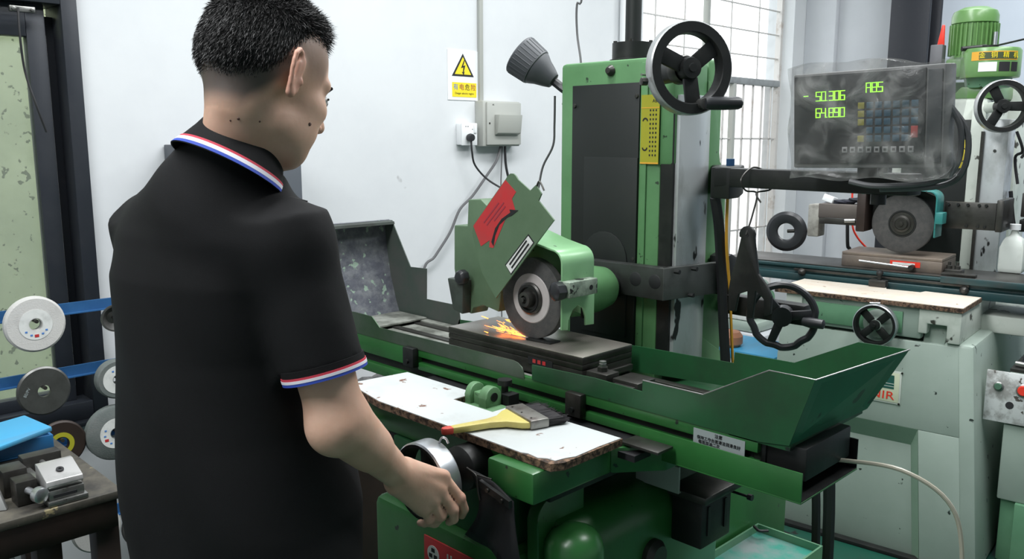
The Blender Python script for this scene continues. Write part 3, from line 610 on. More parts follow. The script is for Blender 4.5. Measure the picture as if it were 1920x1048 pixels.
# green bracket, on the saddle behind the board
DGL = mat('dirty cast green', (.13, .27, .13), .45, 0, (.09, .19, .09), 14, .4, .7, .1, 60, (.02, .03, .02), 50, .3)
gb = thing('dog_lever_bracket', 'small green cast bracket with a bolt hole, in the notch of the white board', 'bracket', (.06, -.25, .933))
def lug(x0, x1):
    s = MB(); s.pX([(-.272, .934), (-.272, .958)]+[(y, z) for y, z in arc(-.248, .958, .024, 180, 0, 8)]+[(-.224, .934)], x0, x1); return s.build('lug', DGL, gb, bev=.003)
lug(.030, .048); lug(.075, .100); s = MB(); s.box((.030, -.285, .933), (.125, -.225, .938)); s.build('foot', DGL, gb, bev=.002); s = MB(); s.box((.048, -.262, .936), (.075, -.232, .965)); s.build('web', DGL, gb, bev=.003)
s = MB(); s.cyl((.1, -.248, .959), (.102, -.248, .959), .010); s.build('bolt_hole', BLK, gb)
s = MB(); s.box((.095, -.222, .935), (.120, -.190, .96)); s.lathe([(0, 0), (.017, 0), (.017, .012), (0, .012)], (.085, -.20, .975), (0, 0, 1), 12); s.cyl((.085, -.20, .94), (.085, -.20, .975), .008); s.build('clamp_knob', BLK, gb)
# ------------------------------------------------ magnetic chuck, stops, work piece
ck = thing('magnetic_chuck', 'dark steel magnetic chuck with a laminated top, bolted on the table', 'magnetic chuck', (-.04, .035, .955))
s = MB(); s.box((-.275, -.057, .962), (.191, .127, .998)); s.build('chuck_body', STD, ck, bev=.002)
s = MB(); s.box((-.275, -.057, .999), (.191, .127, 1.012)); s.build('chuck_frame', STD, ck, bev=.0015)
s = MB(); s.box((-.275, -.057, 1.0125), (.191, .127, 1.0275)); s.build('pole_plate', STD, ck, bev=.001)
s = MB(); s.box((-.2745, -.0565, 1.0275), (.1905, .1265, 1.030)); s.build('laminated_face', CHK, ck, bev=.0006)
s = MB(); s.box((.02, -.0585, .985), (.10, -.057, 1.003)); lb = s.build('dark_label', INK, ck)
for i in range(3): s = MB(); s.box((.036+i*.016, -.0592, .990), (.046+i*.016, -.0585, .999)); s.build('red_print', RED, lb)
s = MB(); s.box((.191, -.03, .970), (.20, .12, .984)); s.build('end_flange', STD, ck, bev=.001)
cp = thing('clamp_block', 'dark steel clamp block with a square nut at the right end of the chuck', 'clamp', (.245, .0, .957))
s = MB(); s.box((.203, -.058, .962), (.262, -.012, 1.003)); s.build('block', STD, cp, bev=.002)
s = MB(); s.cyl((.232, -.035, 1.003), (.232, -.035, 1.026), .008); s.build('stud', STL, cp)
s = MB(); s.lathe([(0, 0), (.0125, 0), (.0125, .010), (0, .010)], (.232, -.035, 1.003), (0, 0, 1), 6); s.build('nut', STD, cp); s = MB(); s.lathe([(0, 0), (.009, 0), (.007, .006), (0, .008)], (.232, -.035, 1.020), (0, 0, 1), 12); s.build('cap', STL, cp)
s = MB(); s.box((.20, -.105, .962), (.280, -.065, .984)); tag(s.build('parallel_bar', STD, bev=.002), 'flat dark steel bar lying along the front of the clamp block', 'steel bar')
s = MB(); s.box((.268, -.045, .962), (.338, .02, .996)); tag(s.build('step_block', STD, bev=.002), 'low square steel block right of the clamp block, the farther one', 'steel block', 'steel blocks by the chuck')
s = MB(); s.box((.285, -.090, .962), (.340, -.055, .992)); tag(s.build('step_block', STD, bev=.002), 'small steel block right of the clamp block, nearest the tray edge', 'steel block', 'steel blocks by the chuck')
wp = MB(); wp.hexa([(-.02, -.025, 1.0305), (.055, -.018, 1.0305), (.055, .02, 1.0305), (-.02, .018, 1.0305), (-.02, -.025, 1.036), (.055, -.018, 1.034), (.055, .02, 1.034), (-.02, .018, 1.036)])
wp.bm.transform(M.Translation((-.0, 0, 0)))
tag(wp.build('workpiece', BLK, bev=.001), 'thin dark workpiece on the chuck beneath the grinding wheel', 'workpiece')
# sparks
s = MB(); rnd = random.Random(7)
def streak(p, d, L, r):
    d = V(d).normalized(); s.cyl(V(p), V(p)+d*L, r, r*.3, 5)
for i in range(130):
    a = rnd.gauss(.04, .13); e = rnd.gauss(.10, .06); dist = rnd.random()**2.2*.095
    d = V((-math.cos(a), math.sin(a)-.05, abs(e))); p = V((-.035, -.012, 1.034))+d*dist
    streak(p, d, rnd.uniform(.006, .024), rnd.uniform(.0004, .0010))
for p in ((-.245, .05, 1.042), (-.238, .052, 1.040), (-.18, .07, 1.041), (-.172, .068, 1.043), (-.13, -.05, 1.035), (-.165, .065, 1.04)): streak(p, (-1, .1, .05), rnd.uniform(.010, .02), .0013)
tag(s.build('sparks', SPK), 'burst of orange sparks flying left from the grinding wheel', 'sparks', kind='stuff')
# ------------------------------------------------ wheel, guard
WC = V((-.016, 0, 1.1335))
s = MB(); s.lathe([(.03, -.012), (.03, .010), (.095, .012), (.100, .010), (.100, -.010), (.095, -.012), (.03, -.012)], WC, (0, -1, 0), 72); gw = P('grinding_wheel', s, WHL)
s = MB(); s.lathe([(.026, .0125), (.060, .0125), (.062, .0108)], WC, (0, -1, 0), 56); s.build('paper_ring', WHP, gw)
s = MB(); s.lathe([(.052, .0127), (.052, .0131), (.055, .0131), (.055, .0127)], WC, (0, -1, 0), 48); s.build('ring_print', RED, gw) if False else s.bm.free()
s = MB(); s.lathe([(.040, .012), (.040, .017), (.036, .020), (.028, .020), (.027, .016), (.021, .016), (.021, .026), (.018, .036), (.010, .037), (.010, .030), (0, .030)], WC, (0, -1, 0), 40); s.build('flange', STD, gw)
s = MB(); s.lathe([(0, .037), (.006, .037), (.006, .044), (0, .045)], WC, (0, -1, 0), 16); s.build('spindle_nut', STD, gw)
s = MB(); s.lathe([(.029, .020), (.0295, .0225), (.033, .0225), (.0335, .020)], WC, (0, -1, 0), 32); s.build('lock_ring', BLK, gw)
# guard body: back wall, right side wall with rounded top, left housing
gd = MB()
out = [(.100, 1.075), (.100, 1.215)]+[(x, z) for x, z in arc(.062, 1.222, .038, 0, 90, 7)]+[(.02, 1.268), (-.03, 1.286), (-.14, 1.286), (-.14, 1.12), (-.08, 1.08), (-.03, 1.20), (.05, 1.15), (.06, 1.075)]
s = MB(); s.pY([(.100, 1.09), (.100, 1.215)]+arc(.062, 1.222, .038, 0, 90, 7)+[(.02, 1.268), (-.03, 1.286), (-.15, 1.286), (-.15, 1.20), (-.12, 1.16), (.04, 1.10)], .075, .085); gb_ = P('wheel_guard', s, GRL, bev=.002)
def strip(prof, y0, y1, t):
    """curved sheet: outline in xz, thickness inwards (towards the wheel centre)"""
    s = MB(); q = []
    for i, (x, z) in enumerate(prof):
        a = V((prof[max(i-1, 0)][0], prof[max(i-1, 0)][1])); c = V((prof[min(i+1, len(prof)-1)][0], prof[min(i+1, len(prof)-1)][1])); d = (c-a).normalized(); q.append((x-d.y*t*-1*-1, z+d.x*t*-1*-1))
    s.pY(list(prof)+q[::-1], y0, y1); return s
prof = [(.103, 1.1500), (.103, 1.225)]+arc(.068, 1.230, .035, 0, 90, 7)+[(.018, 1.275), (-.06, 1.296), (-.15, 1.30)]
P('guard_rim', strip(prof, -.030, .085, .005), GRL, bev=.0012)
s = MB(); s.pX([(-.030, 1.150), (-.030, 1.075), (-.008, 1.072)]+[(y, z) for y, z in [(-.006, 1.095), (.008, 1.118), (.028, 1.128), (.046, 1.118), (.055, 1.095), (.056, 1.074)]]+[(.088, 1.072), (.088, 1.150)], .098, .103); P('guard_cheek', s, GRL, bev=.0012)
s = MB(); s.pY([(-.02, 1.28), (.05, 1.262), (.092, 1.235), (.096, 1.19), (.096, 1.09), (.088, 1.09), (.088, 1.17), (.07, 1.21), (.02, 1.24), (-.03, 1.25)], .055, .074); P('guard_liner', s, BLK)
# clamp with knob on the guard edge
s = MB(); s.box((.090, -.032, 1.154), (.128, .070, 1.192)); cb = P('nozzle_clamp', s, mat('chipped green grey', (.30, .36, .29), .5, .1, (.14, .18, .14), 30, .4, .6, .1, 60, (.02, .02, .02), 50, .36), bev=.003)
s = MB(); s.cyl((.112, .02, 1.1915), (.112, .02, 1.1925), .011); s.cyl((.1275, .045, 1.172), (.1287, .045, 1.172), .006); s.build('bolt_hole', BLK, cb)
s = MB(); s.lathe([(.0, 0), (.017, 0), (.022, .006), (.023, .026), (.018, .030), (0, .032)], (.106, -.028, 1.170), (-.25, -.95, 0), 8); s.build('knob', BKP, cb)
# left housing of guard
s = MB(); s.pY([(-.305, 1.065), (-.330, 1.17), (-.328, 1.290), (-.275, 1.292), (-.270, 1.362), (-.222, 1.365), (-.12, 1.30), (-.10, 1.24), (-.14, 1.16), (-.155, 1.075), (-.215, 1.085), (-.255, 1.072), (-.262, 1.054)], .012, .075); P('guard_housing', s, GRP, bev=.004)
s = MB(); s.pY([(-.300, 1.066), (-.322, 1.15), (-.258, 1.15), (-.262, 1.058)], -.02, .012); P('guard_shoe', s, mat('dirty grey green', (.055, .07, .06), .5, .1, (.03, .035, .03), 12), bev=.004)
s = MB(); s.lathe([(0, 0), (.018, 0), (.021, .005), (.021, .020), (.016, .027), (0, .028)], (-.262, -.005, 1.158), (-.1, -1, 0), 8); P('clamp_knob', s, BKP, bev=.002)
# hinged cover plate with red warning print
s = MB(); pp = [(-.183, 1.284), (-.179, 1.305), (-.062, 1.424)]+[(-.055, 1.432), (-.046, 1.438), (-.036, 1.438), (-.028, 1.433), (-.02, 1.424)]+[(.020, 1.400), (.038, 1.414), (.056, 1.394), (.047, 1.378), (.096, 1.336), (.035, 1.271), (-.098, 1.128), (-.148, 1.188)]
s.pY(pp, -.053, -.049); cvp = P('cover_plate', s, GRP)
s = MB(); s.tube([(.040, -.051, 1.412), (.046, -.051, 1.422), (.052, -.050, 1.418), (.062, -.050, 1.402)], .0022); s.build('hook', STD, cvp)
s = MB(); s.pY([(-.178, 1.303), (-.062, 1.422), (-.026, 1.395), (-.040, 1.378), (-.028, 1.350), (-.06, 1.332), (-.105, 1.254), (-.120, 1.254), (-.118, 1.272), (-.150, 1.254)], -.0536, -.053); rs = s.build('red_sticker', RED, cvp)
s = MB(); q = [(-.112, 1.268), (-.098, 1.303), (-.075, 1.328), (-.045, 1.345)]; q2 = [(-.052, 1.335), (-.082, 1.318), (-.106, 1.295), (-.121, 1.262)]
s.pY(q+[(-.048, 1.352), (-.018, 1.352), (-.040, 1.338)]+[(-.055, 1.333), (-.083, 1.312), (-.098, 1.285), (-.104, 1.258)], -.0542, -.0536); s.build('arrow_mark', INK, rs)
for i, (x, z, L) in enumerate(((-.140, 1.312, .075), (-.130, 1.310, .085), (-.118, 1.312, .055))):
    c = (x+.028+i*.004, -.0539, z+.028)
    s = MB(); s.obox(c, (0, -1, 0), L, .0035, .0006, up=(-.7, 0, .72)); s.build('print_line', INR, rs)
s = MB(); s.pY([(-.060, 1.215), (-.043, 1.197), (.031, 1.278), (.015, 1.293)], -.0541, -.053); ws = s.build('white_sticker', LAB, cvp)
for i, k in ((0, .0055), (1, -.0045)):
    s = MB(); s.obox((-.0145-k*.7, -.0545, 1.246+k*.7), (0, -1, 0), .086, .0045, .0005, up=(-.74, 0, .67)); o_ = s.build('print_line', INK, ws)
s = MB(); s.pY([(-.064, 1.216), (-.043, 1.193), (.035, 1.279), (.015, 1.298)], -.0533, -.0529); s.build('sticker_border', INK, cvp)
# spindle housing
s = MB(); s.lathe([(.050, -.09), (.060, -.10), (.064, -.16), (.062, -.225), (.055, -.265), (.040, -.285), (.0, -.285)], (-.016, 0, 1.128), (0, -1, 0), 36); P('spindle_housing', s, GRC)
s = MB(); s.cyl((-.016, .02, 1.128), (-.016, .34, 1.128), .035); P('spindle', s, BLK)
# head carriage bracket round the column
s = MB(); s.pY([(-.10, 1.19), (.155, 1.192), (.155, 1.108), (.02, 1.108), (-.05, 1.10), (-.10, 1.10)], .300, .335); hb = P('head_bracket', s, mat('dark grey bracket', (.045, .050, .047), .45, .3, (.03, .032, .03), 12), bev=.002)
for x in (.066, .128):
    s = MB(); s.lathe([(0, .0012), (.017, .0012), (.019, .0002), (.019, -.002)], (x, .300, 1.155), (0, -1, 0), 24); s.build('bore', INK, hb)
s = MB(); s.prism([(.155, .300, 1.108), (.155, .300, 1.192), (.192, .540, 1.190), (.192, .540, 1.106)], (-.02, .004, 0)); P('head_bracket_side', s, mat('oily bracket', (.10, .105, .10), .45, .3, (.05, .05, .05), 10, .45, .7, .1, 60), bev=.0015)
for y, z in ((.335, 1.182), (.40, 1.184), (.39, 1.115)): s = MB(); s.cyl((.160+(y-.3)*.15, y, z), (.175+(y-.3)*.15, y, z), .006, seg=8); P('bracket_bolt', s, BLK)
s = MB(); s.pX([(.52, 1.10), (.52, 1.205), (.545, 1.212), (.60, 1.185), (.60, 1.115), (.57, 1.10)], .150, .205); P('rear_gib', s, BLK, bev=.003)
# ------------------------------------------------ column
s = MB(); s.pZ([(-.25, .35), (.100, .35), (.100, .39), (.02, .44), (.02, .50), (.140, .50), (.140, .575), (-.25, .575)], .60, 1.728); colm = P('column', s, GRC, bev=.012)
s = MB(); s.pX([(.50, .60), (.50, 1.672), (.53, 1.650), (.565, 1.46), (.590, 1.43), (.60, 1.42), (.60, .60)], .10, .145); P('column_flange', s, GRC, bev=.004)
s = MB(); s.pX([(.50, .60), (.50, .98), (.64, .90), (.66, .60)], .10, .15); P('column_foot', s, GRC, bev=.004)
s = MB(); s.pX([(.352, .90), (.352, 1.60), (.50, 1.60), (.50, .90)], .10, .138); P('way_recess', s, BLK)
s = MB(); s.pZ([(.128, .362), (.150, .360), (.163, .432), (.150, .500), (.128, .500)], .90, 1.63); P('vertical_way', s, WAY, bev=.001)
s = MB(); s.pX([(.35, 1.45), (.35, 1.715), (.50, 1.715), (.50, 1.60), (.40, 1.60), (.39, 1.45)], .08, .140); P('column_cheek', s, GRC, bev=.01)
s = MB(); s.box((-.198, .342, .90), (.034, .350, 1.665)); pn = P('bellows_panel', s, BLM, bev=.001)
s = MB(); s.box((-.150, .339, .90), (.034, .342, 1.47)); s.build('inner_cover', BLM, pn, bev=.0008)
s = MB(); s.pY([(-.150, .98)]+arc(-.07, 1.19, .078, 180, 0, 12)+[(.008, .98)], .335, .339); s.build('arched_plate', BLM, pn, bev=.0008)
for x, z in ((-.188, 1.61), (.026, 1.63), (.026, 1.2), (-.188, 1.2)):
    s = MB(); s.lathe([(0, 0), (.006, 0), (.005, .004), (0, .005)], (x, .342, z), (0, -1, 0), 10); s.build('screw', STD, pn)
s = MB(); s.pX([(.350, .9), (.350, 1.715), (.344, 1.715), (.344, .9)], .036, .058); P('front_rib', s, GRC, bev=.002)
s = MB(); s.box((.040, .3425, 1.455), (.098, .3438, 1.632)); yl = P('oil_chart', s, YLD)
s = MB(); s.box((.040, .342, 1.598), (.098, .3425, 1.600)); s.build('rule_line', ORG, yl); s = MB(); s.box((.040, .342, 1.455), (.098, .3425, 1.459)); s.build('rule_line', ORG, yl)
text('lettering', 'AB', .012, (.083, .3422, 1.616), (0, -1, 0), INK, yl)
for z, a in ((1.565, 0), (1.497, 180)):
    s = MB(); s.pY([(x, zz) for x, zz in arc(.054, z, .009, a, a+180, 8)]+[(x, zz) for x, zz in arc(.054, z, .005, a+180, a, 8)], .342, .3425); s.build('arc_mark', INK, yl)
for i in range(3):
    s = MB()
    for j in range(11): s.box((.068+i*.009, .342, 1.590-j*.0115), (.072+i*.009, .3425, 1.595-j*.0115))
    s.build('print_column', INK, yl)
s = MB(); s.lathe([(0, 0), (.013, 0), (.015, .004), (.012, .010), (.008, .016), (0, .017)], (-.068, .35, 1.700), (0, -1, 0), 20); P('oil_plug', s, STD)
s = MB(); s.cyl((.055, .35, 1.682), (.055, .32, 1.682), .003); P('pin', s, STL)
s = MB(); s.lathe([(.065, 0), (.065, .012), (.058, .014), (.058, .058), (.03, .060), (0, .060)], (-.112, .50, 1.728), (0, 0, 1), 40); P('screw_cap', s, BLK)
for a in range(0, 360, 90):
    s = MB(); s.cyl((-.112+.05*math.cos(R_(a+30)), .50+.05*math.sin(R_(a+30)), 1.786), (-.112+.05*math.cos(R_(a+30)), .50+.05*math.sin(R_(a+30)), 1.793), .006, seg=6); P('cap_bolt', s, STD)
s = MB(); s.cyl((-.112, .50, 1.786), (-.112, .50, 2.36), .0225, seg=28); P('screw_tube', s, BLM)
# elevating handwheel
HN = V((.90, -.43, .03)).normalized(); HC = V((.268, .230, 1.682))
hw = handwheel(G, HC, HN, .108, .030, 3, 38, .028, band=mat('dull rim', (.42, .43, .43), .35, .5), hub=.024)
x_, y_, _ = frame(HN)
s = MB(); s.cyl(HC-HN*.02, HC-HN*.155, .026); s.build('shaft_boss', BLK, hw)
s = MB(); s.lathe([(.030, 0), (.034, -.006), (.034, -.03), (.0, -.03)], HC-HN*.03, HN, 28); s.build('dial', STD, hw)
kp = HC+x_*.028-y_*.082
s = MB(); s.cyl(kp-HN*.01, kp+HN*.012, .013); s.build('crank_pivot', STL, hw)
kd = (x_*.96+HN*.30-y_*.0).normalized(); k0 = kp+HN*.016-x_*.004
s = MB(); s.lathe([(0, 0), (.012, .002), (.015, .012), (.0155, .05), (.0145, .078), (.011, .086), (0, .087)], k0, kd, 24); s.build('crank_handle', BKP, hw)
s = MB(); s.lathe([(.0, .086), (.006, .0868), (.006, .0885), (0, .0885)], k0, kd, 12); s.build('handle_screw', STL, hw)
s = MB(); s.lathe([(0, 0), (.009, 0), (.009, .014), (0, .016)], HC-x_*.108-y_*.032-HN*.02, -x_, 8); s.build('rim_bolt', STD, hw)
# DRO arm on the column
s = MB(); s.pZ([(.145, .52), (.190, .47), (.23, .385), (.29, .375), (.28, .44), (.21, .58), (.145, .60)], 1.372, 1.450); P('arm_bracket', s, BLK, bev=.004)
s = MB(); s.cyl((.215, .50, 1.45), (.215, .50, 1.468), .012, seg=6); P('arm_bolt', s, BLU)
s = MB(); s.prism([(.24, .38, 1.402), (.25, .43, 1.402), (.74, .39, 1.402), (.73, .34, 1.402)], (0, 0, .046)); P('display_arm', s, BLK, bev=.004)
s = MB(); s.cyl((.66, .365, 1.38), (.66, .365, 1.46), .016); P('arm_swivel', s, BLK)
s = MB(); s.tube([(.21, .44, 1.37), (.212, .46, 1.30), (.20, .50, 1.18), (.198, .53, 1.0), (.20, .56, .8), (.2, .6, .5)], .014); P('cable_hose', s, CAK)
s = MB(); s.tube([(.235, .46, 1.37), (.225, .48, 1.25), (.212, .53, 1.1), (.21, .58, .8)], .004); P('cable', s, ORG)
# ------------------------------------------------ lamp with shade on the column's left
lp = thing('work_lamp', 'dark ribbed work lamp clipped to the left side of the green column', 'lamp', (-.25, .37, 1.64))
ld = V((-.070, -.0, .052)).normalized(); l0 = V((-.262, .36, 1.668)); ld = (V((-.375, .30, 1.765))-l0).normalized()
s = MB(); s.lathe([(0, 0), (.022, .004), (.030, .02), (.040, .045), (.050, .062), (.0505, .066)], l0+ld*.02, ld, 32); s.lathe([(.0505, .066), (.054, .068), (.060, .130), (.057, .133), (.050, .11), (.040, .07), (0, .06)], l0+ld*.02, ld, 32); sh = s.build('lamp_shade', GRM, lp)
x1, y1, z1 = frame(ld)
s = MB()
for i in range(28):
    a = 2*math.pi*i/28; d = x1*math.cos(a)+y1*math.sin(a); p = l0+ld*.02
    s.cyl(p+ld*.072+d*.0535, p+ld*.126+d*.0590, .0022, seg=5)
s.build('ribs', GRM, sh)
s = MB(); s.tube([l0+ld*.03, l0+ld*.0, l0-ld*.02+V((.01, 0, -.01)), (-.247, .37, 1.615)], .013); s.build('swivel', BKP, lp)
s = MB(); s.tube([(-.29, .37, 1.642), (-.30, .38, 1.56), (-.305, .38, 1.50), (-.335, .37, 1.44), (-.343, .36, 1.38), (-.352, .35, 1.31), (-.36, .35, 1.28)], .0032); s.build('cable', CAB, lp)
s = MB(); s.tube([(-.245, .40, 1.66), (-.235, .42, 1.72), (-.26, .43, 1.82), (-.262, .43, 1.90), (-.25, .44, 1.96), (-.27, .45, 2.5)], .0032); tag(s.build('cable', CAB), 'thin grey cable hanging from above to the work lamp', 'cable')
# ------------------------------------------------ board, brush
bd = thing('board_shelf', 'white melamine chipboard shelf with a broken dark edge, in front of the grinder table', 'board', (.1, -.33, .933))
bo = [(-.245, -.395), (-.08, -.428), (.435, -.428), (.448, -.405), (.445, -.234), (.150, -.234), (.150, -.300), (.028, -.300), (.028, -.234), (-.225, -.234)]
s = MB(); s.pZ(bo, .934, .9485); s.build('core', CHIP, bd)
s = MB(); bi = [(-.243, -.394), (-.08, -.4265), (.36, -.4265), (.372, -.421), (.40, -.424), (.414, -.414), (.432, -.412), (.436, -.39), (.444, -.37), (.441, -.30), (.443, -.236), (.152, -.236), (.152, -.302), (.026, -.302), (.026, -.236), (-.223, -.236)]
s.pZ(bi, .9485, .9500); s.build('melamine_top', BRD, bd)
br = thing('paint_brush', 'flat brush with a yellow red-tipped handle and black bristles, lying on the white board', 'brush', (.2, -.33, .95))
U2, V2 = V((.29, .957, 0)).normalized(), V((.957, -.29, 0)).normalized(); B0 = V((.192, -.470, .9505))
def bp(a, c, z): return B0+U2*a+V2*c+V((0, 0, z))
def bprism(prof, z0, z1, name, m, bev, par=br):
    s = MB(); pts = [bp(a, c, z0) for a, c in prof]+[]; s.prism(pts, (0, 0, z1-z0)); return s.build(name, m, par, bev=bev)
hp = [(.016, .009), (.05, .011), (.095, .013), (.125, .022), (.148, .044), (.165, .053)]
bprism(hp+[(a, -c) for a, c in hp[::-1]], .002, .016, 'handle', WOOD, .004)
tp_ = [(-.006, .0), (-.003, .006), (.004, .009), (.018, .009)]
bprism(tp_+[(a, -c) for a, c in tp_[::-1][:-1]], .002, .016, 'red_tip', REDT, .004)
s = MB(); s.prism([bp(.163, .056, .001), bp(.163, -.056, .001), bp(.205, -.056, .001), bp(.205, .056, .001)], (0, 0, .019)); fe = s.build('ferrule', TIN, br, bev=.003)
for c in (-.04, 0, .04):
    s = MB(); s.cyl(bp(.172, c, .020), bp(.172, c, .0212), .002, seg=8); s.build('nail', STD, fe)
s = MB(); rb = random.Random(3)
for i in range(420):
    c = rb.uniform(-.053, .053); z = rb.uniform(.003, .017); a = bp(.203, c, z); e = bp(rb.uniform(.243, .256), c*1.08+rb.gauss(0, .003), max(.0015, z*.85+rb.gauss(0, .002))); s.cyl(a, e, .0007, .0004, 4)
s.box((0, 0, 0), (0, 0, 0)) if False else None
s.prism([bp(.203, .052, .003), bp(.203, -.052, .003), bp(.240, -.053, .003), bp(.240, .053, .003)], (0, 0, .013))
s.build('bristles', BRS, br)

# ================================================================ digital readout in its plastic bag
dr = thing('digital_readout', 'dark digital readout with green figures and blue keys on the black arm', 'digital display', (.66, .32, 1.455))
RT = M.Translation((.66, .25, 1.56)) @ M.Rotation(R_(-1.2), 4, 'Y') @ M.Rotation(R_(4), 4, 'X')
def D(name, mb, m, par, bev=0):
    mb.bm.transform(RT); return mb.build(name, m, par, bev=bev)
DF = mat('display front', (.022, .024, .026), .35)
s = MB(); s.box((-.146, 0, -.100), (.160, .060, .097)); D('housing', s, mat('grey housing', (.16, .16, .16), .5), dr, .004)
s = MB(); s.box((-.142, -.004, -.090), (.126, 0, .092)); fp = D('front_panel', s, DF, dr, .001)
s = MB(); s.box((.130, -.004, -.088), (.156, 0, .088)); D('side_strip', s, mat('strip', (.05, .055, .06), .4), dr, .001)
SEG = {'0': 'abcdef', '1': 'bc', '3': 'abcdg', '4': 'bcfg', '5': 'acdfg', '6': 'acdefg', '8': 'abcdefg', '9': 'abcdfg', 'A': 'abcefg', 'B': 'abcdefg', 'S': 'acdfg', '-': 'g', '.': '.'}
def digits(txt, x0, z0, h=.018, wd=.0088, pitch=.0118):
    x = x0
    for ch in txt:
        if ch == ' ': x += pitch; continue
        s = MB(); t = .0016
        q = {'a': (0, h, wd, h), 'd': (0, 0, wd, 0), 'g': (0, h/2, wd, h/2), 'f': (0, h/2, 0, h), 'b': (wd, h/2, wd, h), 'e': (0, 0, 0, h/2), 'c': (wd, 0, wd, h/2), '.': (0, 0, 0, 0)}
        for c in SEG[ch]:
            a = q[c]; sl = .0018
            s.box((x+min(a[0], a[2])-t/2, -.0052, z0+min(a[1], a[3])-t/2), (x+max(a[0], a[2])+t/2, -.0040, z0+max(a[1], a[3])+t/2))
        D('digit', s, LED, fp)
        x += pitch if ch != '.' else pitch*.4
digits('-', -.120, .042); digits('50.306', -.093, .040); digits('64.890', -.093, .006); digits('ABS', .012, .052)
KB, KY, KR, KG = mat('blue key', (.02, .075, .12), .5), mat('yellow key', (.30, .27, .03), .5), mat('red key', (.35, .035, .03), .5), mat('grey key', (.30, .30, .30), .5)
for r in range(5):
    for c in range(7):
        x, z = -.004+c*.0175, .026-r*.0165
        if r == 4 and c > 5: continue
        m_ = KY if c == 0 and r != 3 else KR if (c == 6 and r in (3,)) else KB
        if c == 0 and r == 3: continue
        s = MB(); s.box((x, -.0062, z-.0065-(.010 if m_ is KR else 0)), (x+.0135, -.004, z+.0065)); D('key', s, m_, fp, .001)
for c in range(9):
    x = -.036+c*.0165; s = MB(); s.box((x, -.0060, -.068), (x+.0115, -.004, -.056)); k_ = D('key', s, KG, fp, .001)
    s = MB(); s.box((x+.003, -.0063, -.0645), (x+.0085, -.006, -.0595)); D('key_mark', s, DF, k_)
s = MB(); s.tube([(.81, .29, 1.59), (.835, .30, 1.54), (.83, .31, 1.47), (.79, .31, 1.435), (.70, .26, 1.425), (.645, .25, 1.433)], .006); s.tube([(.815, .30, 1.58), (.845, .31, 1.53), (.84, .32, 1.46), (.80, .32, 1.427), (.70, .27, 1.418)], .006); s.build('cable', CAB, dr)
s = MB(); s.cyl((.66, .30, 1.443), (.66, .30, 1.475), .02); s.build('mount', BLK, dr)
bg_ = MB(); NX, NZ = 34, 24; rng = random.Random(11)
def bagpt(i, j, side):
    u = i/NX; v = j/NZ; x = -.150+.326*u; z = -.122+(.232+.008*math.sin(5*u))*v
    edge = min(u, 1-u, v, 1-v)
    bulge = min(1, edge*9)
    y = -.010-.006*bulge*abs(math.sin(9*u+5*v)) - .004*math.sin(23*u-11*v)*bulge if side == 0 else .066+.003*math.sin(8*u+9*v)
    if side == 1 and edge == 0: y = .060
    z += .004*math.sin(14*u)*(1 if v > .9 or v < .1 else 0); x += .004*math.sin(11*v)*(1 if u > .9 or u < .05 else 0)
    return (x, y, z)
A = [[bg_.bm.verts.new(bagpt(i, j, 0)) for j in range(NZ+1)] for i in range(NX+1)]; C_ = [[bg_.bm.verts.new(bagpt(i, j, 1)) for j in range(NZ+1)] for i in range(NX+1)]
for Q in (A, C_):
    for i in range(NX):
        for j in range(NZ): bg_.face([Q[i][j], Q[i+1][j], Q[i+1][j+1], Q[i][j+1]])
for i in range(NX):
    bg_.face([A[i][0], A[i+1][0], C_[i+1][0], C_[i][0]]); bg_.face([A[i][NZ], A[i+1][NZ], C_[i+1][NZ], C_[i][NZ]])
for j in range(NZ): bg_.face([A[0][j], A[0][j+1], C_[0][j+1], C_[0][j]]); bg_.face([A[NX][j], A[NX][j+1], C_[NX][j+1], C_[NX][j]])
bg_.bm.transform(RT)
tag(bg_.build('plastic_bag', BAG, ang=60), 'wrinkled clear plastic bag pulled over the digital readout', 'plastic bag')
# ================================================================ spanner hanging on a wire, second hand wheel behind
wr = thing('hook_spanner', 'black wheel flange spanner hanging from a twisted wire on the display arm', 'spanner', (.36, .33, 1.31))
s = MB()
sp = [(.345, 1.285)]+arc(.36, 1.292, .021, 200, -20, 8)+[(.395, 1.20), (.418, 1.175), (.432, 1.15), (.432, 1.108), (.416, 1.10), (.412, 1.142), (.39, 1.158), (.385, 1.09), (.370, 1.088), (.368, 1.155), (.345, 1.145), (.337, 1.10), (.318, 1.10), (.316, 1.150), (.322, 1.19), (.332, 1.22)]
s.pY(sp, .345, .355); s.build('spanner_body', BLK, wr, bev=.002)
s = MB(); s.lathe([(0, 0), (.006, 0), (.006, .0008), (0, .0008)], (.36, .345, 1.292), (0, -1, 0), 12); s.build('hole', INK, wr)
s = MB(); s.tube([(.36, .343, 1.292), (.365, .36, 1.34), (.368, .37, 1.39), (.352, .345, 1.398), (.345, .335, 1.425), (.352, .38, 1.452), (.375, .425, 1.43), (.385, .405, 1.40), (.37, .365, 1.392), (.385, .36, 1.37)], .0022)
tag(s.build('wire', STD), 'twisted wire looped round the black display arm, holding the spanner', 'wire')
